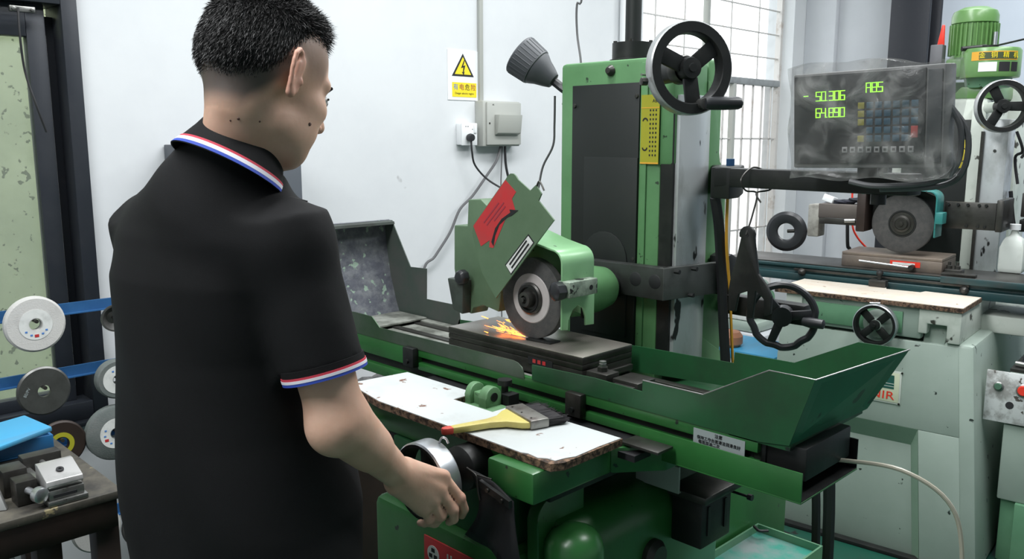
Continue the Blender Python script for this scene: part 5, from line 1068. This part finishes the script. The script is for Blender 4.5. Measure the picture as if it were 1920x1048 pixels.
# ================================================================ the worker
def snet(F, org, h):
    """surface nets: numpy field -> verts, quads"""
    S = F < 0; nx, ny, nz = F.shape
    c = [S[i:nx-1+i, j:ny-1+j, k:nz-1+k] for i in (0, 1) for j in (0, 1) for k in (0, 1)]
    anyv = c[0].copy(); allv = c[0].copy()
    for q in c[1:]: anyv |= q; allv &= q
    act = anyv & ~allv; I = np.argwhere(act); idx = -np.ones(act.shape, np.int32); idx[act] = np.arange(len(I))
    acc = np.zeros((len(I), 3)); cnt = np.zeros(len(I))
    cor = np.array([(i, j, k) for i in (0, 1) for j in (0, 1) for k in (0, 1)])
    val = np.stack([F[I[:, 0]+o[0], I[:, 1]+o[1], I[:, 2]+o[2]] for o in cor], 1)
    for a in range(8):
        for b_ in range(a+1, 8):
            if np.abs(cor[a]-cor[b_]).sum() != 1: continue
            va, vb2 = val[:, a], val[:, b_]; m = (va < 0) != (vb2 < 0)
            t = np.where(m, va/np.where(m, va-vb2, 1), 0)
            acc[m] += (cor[a]+(cor[b_]-cor[a])*t[:, None])[m]; cnt[m] += 1
    vert = (I+acc/cnt[:, None])*h+org
    quads = []
    for ax in range(3):
        u, v = (ax+1) % 3, (ax+2) % 3
        sl0 = [slice(0, n) for n in F.shape]; sl1 = list(sl0); sl0[ax] = slice(0, F.shape[ax]-1); sl1[ax] = slice(1, None)
        ch = S[tuple(sl0)] != S[tuple(sl1)]
        E = np.argwhere(ch); E = E[(E[:, u] > 0) & (E[:, v] > 0) & (E[:, u] < F.shape[u]-1) & (E[:, v] < F.shape[v]-1)]
        ins = S[E[:, 0], E[:, 1], E[:, 2]]
        def cell(du, dv):
            q = E.copy(); q[:, u] -= du; q[:, v] -= dv; return idx[q[:, 0], q[:, 1], q[:, 2]]
        a, b_, c_, d = cell(1, 1), cell(0, 1), cell(0, 0), cell(1, 0)
        q = np.stack([a, b_, c_, d], 1); q[~ins] = q[~ins][:, ::-1]; quads.append(q)
    return vert, np.concatenate(quads)
class Field:
    def __init__(s, lo, hi, h):
        s.lo = np.array(lo, float); s.h = h; s.n = np.ceil((np.array(hi)-s.lo)/h).astype(int)+1
        s.F = np.full(s.n, .5, np.float32)
    def grid(s, lo, hi):
        a = np.maximum(0, np.floor((np.array(lo)-s.lo)/s.h).astype(int)); b_ = np.minimum(s.n, np.ceil((np.array(hi)-s.lo)/s.h).astype(int)+1)
        ax = [s.lo[i]+s.h*np.arange(a[i], b_[i]) for i in range(3)]
        return tuple(slice(a[i], b_[i]) for i in range(3)), np.meshgrid(*ax, indexing='ij')
    def add(s, fn, lo, hi, k=.01, op='u'):
        m = k+.012; sl, (X, Y, Z) = s.grid(np.array(lo)-m, np.array(hi)+m)
        d = fn(X, Y, Z).astype(np.float32); F = s.F[sl]
        if op == 'u':
            hh = np.clip(.5+.5*(F-d)/k, 0, 1); s.F[sl] = F*(1-hh)+d*hh-k*hh*(1-hh)
        else:
            d = -d; hh = np.clip(.5-.5*(F-d)/k, 0, 1); s.F[sl] = F*(1-hh)+d*hh+k*hh*(1-hh)
    def cap(s, a, b_, ra, rb=None, k=.01, op='u'):
        a, b_ = np.array(a, float), np.array(b_, float); rb = ra if rb is None else rb; d = b_-a; L = max(d@d, 1e-9); R = max(ra, rb)
        def fn(X, Y, Z):
            t = np.clip(((X-a[0])*d[0]+(Y-a[1])*d[1]+(Z-a[2])*d[2])/L, 0, 1)
            return np.sqrt((X-a[0]-t*d[0])**2+(Y-a[1]-t*d[1])**2+(Z-a[2]-t*d[2])**2)-(ra+(rb-ra)*t)
        s.add(fn, np.minimum(a, b_)-R, np.maximum(a, b_)+R, k, op)
    def ell(s, c, r, ax=None, k=.01, op='u'):
        c = np.array(c, float); r = np.array(r, float); A = np.eye(3) if ax is None else np.array(ax); R = r.max()
        def fn(X, Y, Z):
            p = [A[i][0]*(X-c[0])+A[i][1]*(Y-c[1])+A[i][2]*(Z-c[2]) for i in range(3)]
            k0 = np.sqrt(sum((p[i]/r[i])**2 for i in range(3))); k1 = np.sqrt(sum((p[i]/r[i]**2)**2 for i in range(3)))+1e-6
            return k0*(k0-1)/k1
        s.add(fn, c-R, c+R, k, op)
    def mesh(s, name, m, parent, relax=1):
        v, q = snet(s.F, s.lo, s.h)
        me = bpy.data.meshes.new(name); me.vertices.add(len(v)); me.vertices.foreach_set('co', v.ravel())
        me.loops.add(len(q)*4); me.loops.foreach_set('vertex_index', q.ravel()); me.polygons.add(len(q)); me.polygons.foreach_set('loop_start', np.arange(len(q))*4)
        me.update(calc_edges=True)
        me.validate()
        me.materials.append(m)
        if relax:
            bm = bmesh.new(); bm.from_mesh(me)
            for _ in range(relax): bmesh.ops.smooth_vert(bm, verts=bm.verts, factor=.5, use_axis_x=True, use_axis_y=True, use_axis_z=True)
            bm.to_mesh(me); bm.free()
        return me
hd_ = np.array([-.13, .99, 0.]); hd_ /= np.linalg.norm(hd_); hr = np.array([hd_[1], -hd_[0], 0.]); pt = R_(23)
hf = hd_*math.cos(pt)-np.array([0, 0, 1])*math.sin(pt); hu = hd_*math.sin(pt)+np.array([0, 0, 1])*math.cos(pt)
HC_ = np.array([.217, -.827, 1.609])
def hp_(f, r, u): return HC_+hf*f+hr*r+hu*u
HA = [hf, hr, hu]
S_, E_, W_ = [.268, -.831, 1.368], [.330, -.799, 1.096], [.2835, -.6446, .9442]
SL, EL, WL = [-.088, -.889, 1.368], [-.135, -.775, 1.10], [-.215, -.600, 1.0]
def build_head(F, grow=0.):
    g = grow
    F.ell(hp_(-.012, 0, .036), (.098+g, .077+g, .082+g), HA, .004)
    F.ell(hp_(-.030, 0, .010), (.078+g, .070+g, .072+g), HA, .02)
def torso_fn(off):
    zz = [.55, .75, .90, 1.05, 1.18, 1.30, 1.37, 1.42, 1.46, 1.50]
    cx = [.075, .072, .070, .066, .066, .078, .092, .106, .125, .14]; cy = [-.83, -.83, -.832, -.845, -.860, -.872, -.876, -.874, -.868, -.86]
    hx = [.215, .222, .222, .205, .195, .190, .165, .125, .085, .06]; hy = [.165, .170, .168, .150, .135, .125, .108, .088, .072, .06]
    an = R_(9); ca, sa = math.cos(an), math.sin(an)
    def fn(X, Y, Z):
        z = Z; x0 = np.interp(z, zz, cx); y0 = np.interp(z, zz, cy); a = np.interp(z, zz, hx)+off; c = np.interp(z, zz, hy)+off
        x = (X-x0)*ca+(Y-y0)*sa; y = -(X-x0)*sa+(Y-y0)*ca
        k0 = (np.abs(x/a)**2.3+np.abs(y/c)**2.3)**(1/2.3)
        return (k0-1)*np.minimum(a, c)
    return fn
man = thing('person', 'worker in a black polo shirt with tricolour piping, leaning over and turning the front handwheel', 'person', (.08, -.85, 0))
# ---- skin: one continuous body
F = Field((-.30, -1.06, .74), (.42, -.46, 1.78), .0034)
tf = torso_fn(-.03)
F.add(lambda X, Y, Z: np.maximum(np.maximum(tf(X, Y, Z), Z-1.45), .80-Z), (-.25, -1.02, .79), (.36, -.62, 1.45), .01)
F.cap((.146, -.866, 1.40), hp_(-.034, .004, -.060), .053, .048, .025)
F.cap((.165, -.846, 1.42), hp_(-.004, .004, -.075), .044, .042, .03)
for s_ in (-1, 1): F.cap((.115, -.885, 1.40), np.array(S_ if s_ > 0 else SL)+[0, 0, -.02], .035, .040, .02)
F.cap(S_, E_, .052, .043, .02); F.cap(SL, EL, .050, .042, .02)
# right fore arm: muscle bellies, elbow, wrist
e, w_ = np.array(E_), np.array(W_); dfa = w_-e
F.cap(e, w_, .044, .0255, .02); F.cap(e+dfa*.10+[.006, -.006, .004], e+dfa*.48+[.004, -.004, .004], .042, .034, .02)
F.ell(e+[.004, -.010, -.016], (.034, .036, .036), None, .02)
F.cap(EL, WL, .042, .027, .02)
def hand(F, w_, mcp, fingers, thumb, palm_n):
    w_ = np.array(w_, float)
    for i, p in enumerate(mcp):
        p = np.array(p)-np.array(palm_n)*.004*0; F.cap(w_+(np.mean(mcp, 0)-w_)*.02+(p-np.mean(mcp, 0))*.5, p, .0185, .0125, .014)
        F.cap(w_+(p-w_)*.35+np.array(palm_n)*.012, p+np.array(palm_n)*.005, .014, .011, .012)
    for p in mcp: F.ell(np.array(p)-np.array(palm_n)*.003, (.0105, .0105, .0105), None, .006)
    for j, f in enumerate(fingers):
        rr = [.0108, .0098, .0088, .0078] if j < 3 else [.0092, .0084, .0076, .0068]
        pts = [mcp[j]]+f
        for a in range(3): F.cap(pts[a], pts[a+1], rr[a], rr[a+1], .0025)
        F.ell(pts[1], (rr[1]*1.12,)*3, None, .003)
    F.cap(w_+(np.array(thumb[0])-w_)*.3, thumb[0], .018, .0145, .012); F.cap(thumb[0], thumb[1], .0135, .0115, .006); F.cap(thumb[1], thumb[2], .0115, .009, .003)
mcp = [[.2851, -.5520, .9169], [.2904, -.5654, .8972], [.2868, -.5791, .8803], [.2800, -.5943, .8683]]
fing = [[[.3005, -.525, .8730], [.2960, -.511, .8450], [.282, -.505, .8260]], [[.3010, -.542, .8560], [.2900, -.531, .8300], [.271, -.527, .8170]],
        [[.2905, -.5625, .8470], [.2680, -.558, .8240], [.2463, -.560, .8180]], [[.2794, -.5800, .8419], [.2600, -.5760, .8264], [.2433, -.5740, .8220]]]
hand(F, W_, mcp, fing, [[.2650, -.600, .925], [.2520, -.572, .893], [.2450, -.5640, .866]], (-.62, .15, -.60))
# tendons and veins on the back of the hand
for i in (0, 1, 2, 3): F.cap(w_+(np.array(mcp[i])-w_)*.35+[.013, -.007, .013], np.array(mcp[i])+[.0075, -.005, .0085], .0032, .0042, .006)
vv_ = [(.318, -.612, .925), (.312, -.600, .905), (.304, -.592, .912), (.303, -.580, .898)]
# left hand on the table hand wheel
mcl = [[-.205, -.520, .985], [-.225, -.517, .983], [-.244, -.520, .981], [-.262, -.527, .978]]
fl_ = [[[m_[0], m_[1]+.030, m_[2]-.010], [m_[0], m_[1]+.036, m_[2]-.034], [m_[0], m_[1]+.022, m_[2]-.048]] for m_ in mcl]
hand(F, WL, mcl, fl_, [[-.185, -.56, .975], [-.178, -.532, .955], [-.185, -.515, .938]], (0, 0, -1))
# head
F.ell(hp_(-.012, 0, .036), (.098, .077, .082), HA, .02)
F.ell(hp_(-.030, 0, .005), (.074, .068, .070), HA, .03)
F.ell(hp_(.040, 0, -.020), (.052, .061, .080), HA, .02)
F.ell(hp_(.038, 0, -.085), (.050, .047, .030), HA, .02)
for s_ in (-1, 1):
    F.ell(hp_(.055, s_*.043, -.025), (.030, .022, .024), HA, .015); F.ell(hp_(.045, s_*.044, -.062), (.034, .020, .028), HA, .015)
    F.cap(hp_(.012, s_*.040, -.070), hp_(.060, s_*.028, -.098), .014, .015, .03)
    F.cap(hp_(.080, s_*.012, .020), hp_(.068, s_*.048, .018), .010, .009, .012)
F.ell(hp_(.074, 0, -.098), (.019, .024, .017), HA, .012)
for s_ in (-1, 1): F.ell(hp_(.093, s_*.031, -.001), (.013, .015, .010), HA, .006, 's')
F.cap(hp_(.088, 0, .008), hp_(.113, 0, -.030), .008, .011, .008)
for s_ in (-1, 1): F.ell(hp_(.098, s_*.014, -.036), (.011, .009, .008), HA, .006)
F.ell(hp_(.091, 0, -.060), (.010, .025, .006), HA, .005); F.ell(hp_(.089, 0, -.072), (.010, .021, .007), HA, .005)
# ears
for s_ in (-1, 1):
    oc = hp_(-.006, s_*.079, -.004); ao = hr*s_*.52-hf*.85; ao /= np.linalg.norm(ao)  # outward-back direction of the helix plane
    ring = []
    for k in range(13):
        a = R_(-105+k*(285/12)); ring.append(oc+ao*(.019*math.cos(R_(k*285/12-20)) if False else 0)+(ao*math.cos(a+math.pi*0)*-1*0))
    pts = [(-.004, -.030), (.004, -.028), (.010, -.018), (.015, -.002), (.019, .014), (.019, .026), (.012, .034), (.002, .033), (-.006, .026), (-.008, .014)]
    P3 = [oc+ao*(q[0]+.008)+hu*q[1]*1.02-hf*0 for q in pts]
    for a, b_ in zip(P3, P3[1:]): F.cap(a, b_, .0042, .0042, .002)
    F.ell(oc+ao*.010+hu*-.026, (.008, .005, .009), HA, .005)
    F.ell(oc+ao*.009+hu*.003, (.004, .004, .026), [np.cross(ao, hu), ao*1., hu], .004)
    F.cap(oc+ao*.012+hu*-.012, oc+ao*.012+hu*.018, .0035, .0035, .005)
    F.cap(oc+ao*.000+hu*.022, oc+ao*-.002+hu*-.020, .006, .006, .006)
    F.ell(oc+hf*.006+hr*s_*.004+hu*-.006, (.004, .004, .006), HA, .003)
    F.ell(oc+ao*.010+hr*s_*.010+hf*.006+hu*-.002, (.007, .007, .011), HA, .003, 's')
me = F.mesh('body', SKN, man, 2)
n = len(me.vertices); co = np.empty(n*3); me.vertices.foreach_get('co', co); co = co.reshape(-1, 3)
h_ = (co-HC_) @ np.stack([hf, hr, hu], 1); f_, r_, u_ = h_[:, 0], h_[:, 1], h_[:, 2]
ss = lambda a, b_, x: np.clip((x-a)/(b_-a), 0, 1)**2*(3-2*np.clip((x-a)/(b_-a), 0, 1))
line = np.interp(f_, [-.12, -.06, -.03, -.005, .02, .05, .065, .10], [-.084, -.078, -.036, .012, .0, .0, .045, .075])
stub = ss(-.010, .030, u_-line)*(co[:, 2] > 1.4)
back = ss(.0, -.05, f_); stub = np.clip(stub, 0, 1)*(.55+.4*back)*(u_ > -.08)
ear = ((np.abs(r_) > .0785) & (f_ < .012) & (f_ > -.045) & (np.abs(u_) < .045)); stub[ear & (np.abs(r_) > .080)] = 0
red = ear*.45
for m_ in mcp+[f[0] for f in fing]: red = np.maximum(red, .55*np.exp(-(np.linalg.norm(co-np.array(m_), axis=1)/.012)**2))
at_ = me.color_attributes.new('tone', 'FLOAT_COLOR', 'POINT'); col = np.zeros((n, 4)); col[:, 0] = stub; col[:, 1] = red; col[:, 3] = 1
at_.data.foreach_set('color', col.ravel())
body = link('body', me, man, False, 180)
for f_m, r_m, u_m, rr in ((.058, .050, -.062, .0042), (-.048, .050, -.118, .0028), (-.058, .042, -.118, .0016), (-.020, .058, -.112, .0016)):
    pass
def mole(p, r):
    s = MB(); s.lathe([(0, r), (r*.7, r*.7), (r, 0), (r*.8, -r*.6)], p, (.75, -.65, .1), 10); s.build('mole', MOLE, body)
def mole2(p, n, r):
    s = MB(); s.lathe([(0, r*.6), (r*.7, r*.45), (r, 0), (r*.8, -r*.5)], p, n, 10); s.build('mole', MOLE, body)
mole2((.2778, -.7951, 1.5413), (.98, .18, 0), .0028); mole2((.2668, -.9038, 1.5476), (.78, -.55, -.29), .0021); mole2((.2589, -.912, 1.5453), (.65, -.7, -.29), .0015); mole2((.2754, -.8756, 1.5441), (.97, -.12, -.23), .0015)
for s_ in (-1, 1):
    bm = bmesh.new(); bmesh.ops.create_uvsphere(bm, u_segments=16, v_segments=10, radius=.0115); bmesh.ops.translate(bm, verts=bm.verts, vec=V(hp_(.080, s_*.031, .0)))
    m2 = bpy.data.meshes.new('eye'); bm.to_mesh(m2); bm.free(); m2.materials.append(EYEW); ey = link('eye', m2, man)
    s = MB(); s.lathe([(0, .0003), (.005, 0)], hp_(.0915, s_*.031, -.001), hf, 12); s.build('iris', INK, ey)
    s = MB(); s.tube([hp_(.094, s_*.014, .018), hp_(.092, s_*.030, .025), hp_(.080, s_*.048, .020)], .0028); s.build('eyebrow', HAIR, man)
    s = MB(); s.tube([hp_(.090, s_*.020, .006), hp_(.092, s_*.032, .0085), hp_(.083, s_*.045, .003)], .0015); s.build('eyelashes', HAIR, man)
# ---- hair cap
Fh = Field(HC_-.16, HC_+.17, .0035)
def hairfn(X, Y, Z):
    P_ = np.stack([X-HC_[0], Y-HC_[1], Z-HC_[2]], -1); f = P_@hf; r = P_@hr; u = P_@hu
    def el(c, rad):
        q = [(f-c[0])/rad[0], (r-c[1])/rad[1], (u-c[2])/rad[2]]; k0 = np.sqrt(sum(a*a for a in q)); k1 = np.sqrt((q[0]/rad[0])**2+(q[1]/rad[1])**2+(q[2]/rad[2])**2)+1e-6; return k0*(k0-1)/k1
    d1 = el((-.012, 0, .036), (.098, .077, .082)); d2 = el((-.030, 0, .005), (.074, .068, .070)); kk = .03
    hh = np.clip(.5+.5*(d1-d2)/kk, 0, 1); d = d1*(1-hh)+d2*hh-kk*hh*(1-hh)
    ln = np.interp(f, [-.12, -.06, -.025, .01, .04, .06, .078, .10], [-.072, -.064, -.012, .036, .050, .056, .060, .085])
    t = ss(-.004, .065, u-ln); top = ss(.03, .10, u)
    th = -.010+t*(.0115+.007*top)+.0
    th = th+.0035*np.sin(60*f+20*r)*np.sin(55*r+15*u)*t
    return d-th
Fh.add(hairfn, HC_-.15, HC_+.16, .001)
hm = Fh.mesh('hair', HCAP, man, 1); hair = link('hair', hm, man, False, 180)
# strands
hv = np.empty(len(hm.vertices)*3); hm.vertices.foreach_get('co', hv); hv = hv.reshape(-1, 3)+np.array(man.location)
hn = np.empty(len(hm.vertices)*3); hm.vertices.foreach_get('normal', hn); hn = hn.reshape(-1, 3)
rg = np.random.default_rng(5); q = (hv-HC_)@np.stack([hf, hr, hu], 1)
cc_ = HC_+hu*.03-hf*.01; outw = ((hv-cc_)*hn).sum(1) > 0
lnv = np.interp(q[:, 0], [-.12, -.06, -.025, .01, .04, .06, .078, .10], [-.072, -.064, -.012, .036, .050, .056, .060, .085])
ok = np.where(outw & (q[:, 2]-lnv > .004))[0]
sel = rg.choice(ok, min(len(ok), 9000), replace=False) if len(ok) else []
vs_, fs_ = [], []
for i in sel:
    for rep in range(2):
        p = hv[i]+rg.normal(0, .001, 3); f0, r0, u0 = q[i]; tt = float(np.clip((u0-lnv[i])/.06, 0, 1)); up_ = float(np.clip((u0-.05)/.04, 0, 1)); L = .003+.004*tt+.008*up_+.012*up_*max(0, f0/.09)
        L *= rg.uniform(.6, 1.3)
        front = max(0., f0)/.09
        d = hn[i]*(.30+.35*up_)+hf*(-.15+up_*(.45+.75*front))+hu*(-.8+up_*.9)+rg.normal(0, .12+.14*up_, 3); d /= np.linalg.norm(d)
        t = np.cross(d, rg.normal(0, 1, 3)); t /= np.linalg.norm(t); wd = .00055
        t2 = np.cross(d, t); k = len(vs_); m_ = p+d*L*.55+t2*L*.05
        vs_ += [p-t*wd, p+t*wd, p+t2*wd, m_-t*wd*.8, m_+t*wd*.8, m_+t2*wd*.8, p+d*L-hu*L*.12]
        fs_ += [(k, k+1, k+4, k+3), (k+1, k+2, k+5, k+4), (k+2, k, k+3, k+5), (k+3, k+4, k+6), (k+4, k+5, k+6), (k+5, k+3, k+6)]
ms = bpy.data.meshes.new('strands'); ms.from_pydata([tuple(v) for v in vs_], [], fs_); ms.materials.append(HAIR)
so_ = link('strands', ms, hair, False, 30); so_['kind'] = 'stuff'
# ---- shirt
A_ = np.array(E_)-np.array(S_); Ln = np.linalg.norm(A_); ad = A_/Ln; cuff = np.array(S_)+A_*.70
Al = np.array(EL)-np.array(SL); adl = Al/np.linalg.norm(Al); cufl = np.array(SL)+Al*.70
bd_ = np.array([.08, .997, 0.]); tc_ = R_(31); cf = bd_*math.cos(tc_)-np.array([0, 0, 1])*math.sin(tc_); cu = bd_*math.sin(tc_)+np.array([0, 0, 1])*math.cos(tc_); CC = np.array([.190, -.869, 1.499])
Fs = Field((-.32, -1.08, .70), (.42, -.58, 1.58), .006)
tfs = torso_fn(0.)
def fold(X, Y, Z):
    low = np.clip((1.15-Z)/.25, 0, 1)
    return .006*low*np.sin(16*X+9*Y+7*Z+1.5*np.sin(9*Z))+.005*np.sin(11*Z-14*X+2*np.sin(7*X))*low+.003*np.sin(30*X+18*Z)*np.clip((1.4-Z)/.3, 0, 1)
Fs.add(lambda X, Y, Z: np.maximum(np.maximum(tfs(X, Y, Z)+fold(X, Y, Z), Z-1.50), .76-Z), (-.27, -1.04, .75), (.38, -.62, 1.50), .01)
for s_ in (-1, 1): Fs.cap((.118, -.885, 1.425), np.array(S_ if s_ > 0 else SL)+[0, 0, .0], .060, .062, .06)
def sleeve(a, c, d, r0, r1):
    a, c, d = np.array(a), np.array(c), np.array(d); L = np.linalg.norm(c-a)
    def fn(X, Y, Z):
        px, py, pz = X-a[0], Y-a[1], Z-a[2]; t = px*d[0]+py*d[1]+pz*d[2]
        rad = np.sqrt(np.maximum(px**2+py**2+pz**2-t*t, 0)); tt = np.clip(t/L, 0, 1)
        rr = r0+(r1-r0)*tt+.0022*np.sin(9*tt+55*(X-Y)+20*Z)*tt*(1-tt*.6)
        return np.maximum(np.maximum(rad-rr, t-L), -t-.03)
    return fn
Fs.add(sleeve(S_, cuff, ad, .061, .063), np.minimum(S_, cuff)-.08, np.maximum(S_, cuff)+.08, .03)
Fs.add(sleeve(SL, cufl, adl, .060, .062), np.minimum(SL, cufl)-.08, np.maximum(SL, cufl)+.08, .03)
# cut the sleeve ends clean and the neck hole
def halfs(c, d, rad):
    def fn(X, Y, Z):
        px, py, pz = X-c[0], Y-c[1], Z-c[2]; t = px*d[0]+py*d[1]+pz*d[2]; r2 = np.sqrt(np.maximum(px**2+py**2+pz**2-t*t, 0)); return np.maximum(-t, r2-rad)
    return fn
Fs.cap((.150, -.874, 1.410), tuple(CC), .088, .060, .04)
Fs.add(halfs(CC+cu*.004, cu, .13), CC-.14, CC+.14, .004, 's')
shm = Fs.mesh('polo_shirt', SHR, man, 2); shirt = link('polo_shirt', shm, man, False, 180)
def band(name, m, par, c, ax, up, t0, t1, off, a0=0, a1=360, prof=None, n=56):
    """ring between param t0..t1 of a collar / cuff profile prof(t)->(radius f, radius r, height)"""
    s = MB(); full = a1-a0 >= 360; rows = []
    for j in range(4):
        t = t0+(t1-t0)*j/3; ra, rb, hh = prof(t); ring = []
        for i in range(n if full else n+1):
            a = R_(a0+(a1-a0)*i/n); dr = ax[0]*math.cos(a)*(ra+off)+ax[1]*math.sin(a)*(rb+off); ring.append((V(c+dr+up*hh), V(c+ax[0]*math.cos(a)*(ra+off-.0025)+ax[1]*math.sin(a)*(rb+off-.0025)+up*hh)))
        rows.append(ring)
    o = [[s.bm.verts.new(p[0]) for p in r] for r in rows]; i_ = [[s.bm.verts.new(p[1]) for p in r] for r in rows]; k = len(rows[0]); m_ = k if full else k-1
    for r in range(3):
        for i in range(m_):
            j = (i+1) % k; s.face([o[r][i], o[r][j], o[r+1][j], o[r+1][i]]); s.face([i_[r][i], i_[r][j], i_[r+1][j], i_[r+1][i]])
    for r in (0, 3):
        for i in range(m_): j = (i+1) % k; s.face([o[r][i], o[r][j], i_[r][j], i_[r][i]])
    if not full:
        for r in range(3):
            for e_ in (0, k-1): s.face([o[r][e_], o[r+1][e_], i_[r+1][e_], i_[r][e_]])
    return s.build(name, m, par, ang=60)
def cprof(t): return (.0640+.024*t**1.2, .0640+.030*t**1.2, .030-.062*t)
ax_c = [-cf, np.array([bd_[1], -bd_[0], 0.])]   # start at the back of the neck
clr = band('collar', SHR, shirt, CC, ax_c, cu, 0, 1, 0, -158, 158, cprof)
band('collar_piping', PRD, shirt, CC, ax_c, cu, .74, .80, .0012, -158, 158, cprof); band('collar_piping', PWH, shirt, CC, ax_c, cu, .80, .90, .0014, -158, 158, cprof); band('collar_piping', PBL, shirt, CC, ax_c, cu, .90, .98, .0012, -158, 158, cprof)
def cuffband(c, d):
    x, y, z = frame(V(d)); ax = [np.array(x), np.array(y)]
    pf_ = lambda t: (.0635, .0635, .012-.022*t)
    dn = -np.array(d)
    for t0, t1, m, off in ((0, .45, SHR, .001), (.45, .60, PRD, .0022), (.60, .80, PWH, .0026), (.80, 1.0, PBL, .0022)):
        band('cuff' if m is SHR else 'cuff_piping', m, shirt, np.array(c)+np.array(d)*.004, ax, dn, t0, t1, off, 0, 360, pf_)
cuffband(cuff, ad)
s = MB(); s.tube([np.array(S_)+np.array(v)*1.0 for v in ((-.030, -.070, .020), (-.015, -.050, .048), (.0, -.01, .066), (.004, .03, .058))], .0014); s.build('sleeve_seam', RUB, shirt)
# ---- trousers and shoes
Ft = Field((-.22, -1.05, .03), (.34, -.62, .92), .010)
Ft.ell((.07, -.83, .86), (.17, .13, .12), None, .03)
for x in (-.03, .17): Ft.cap((x, -.83, .82), (x, -.82, .48), .095, .072, .04); Ft.cap((x, -.82, .48), (x, -.84, .09), .070, .062, .03)
tm = Ft.mesh('trousers', TRO, man, 2); link('trousers', tm, man, False, 180)
for x in (-.03, .17):
    Fo = Field((x-.08, -.95, -.0), (x+.08, -.62, .12), .006)
    Fo.cap((x, -.87, .045), (x, -.72, .038), .042, .040, .02); Fo.ell((x, -.86, .075), (.04, .05, .04), None, .02)
    Fo.add(lambda X, Y, Z: Z-.006, (x-.08, -.95, 0), (x+.08, -.62, .004), .002, 's')
    link('shoe', Fo.mesh('shoe', BKP, man, 2), man, False, 180)
# table hand wheel beneath the left hand
hwt = handwheel(G, (-.232, -.505, .865), (0, -1, 0), .098, .022, 3, 90, .014, band=CHR, hub=.02, face=BLK)
s = MB(); s.cyl((-.232, -.50, .865), (-.232, -.38, .865), .018); s.build('shaft', STD, hwt)
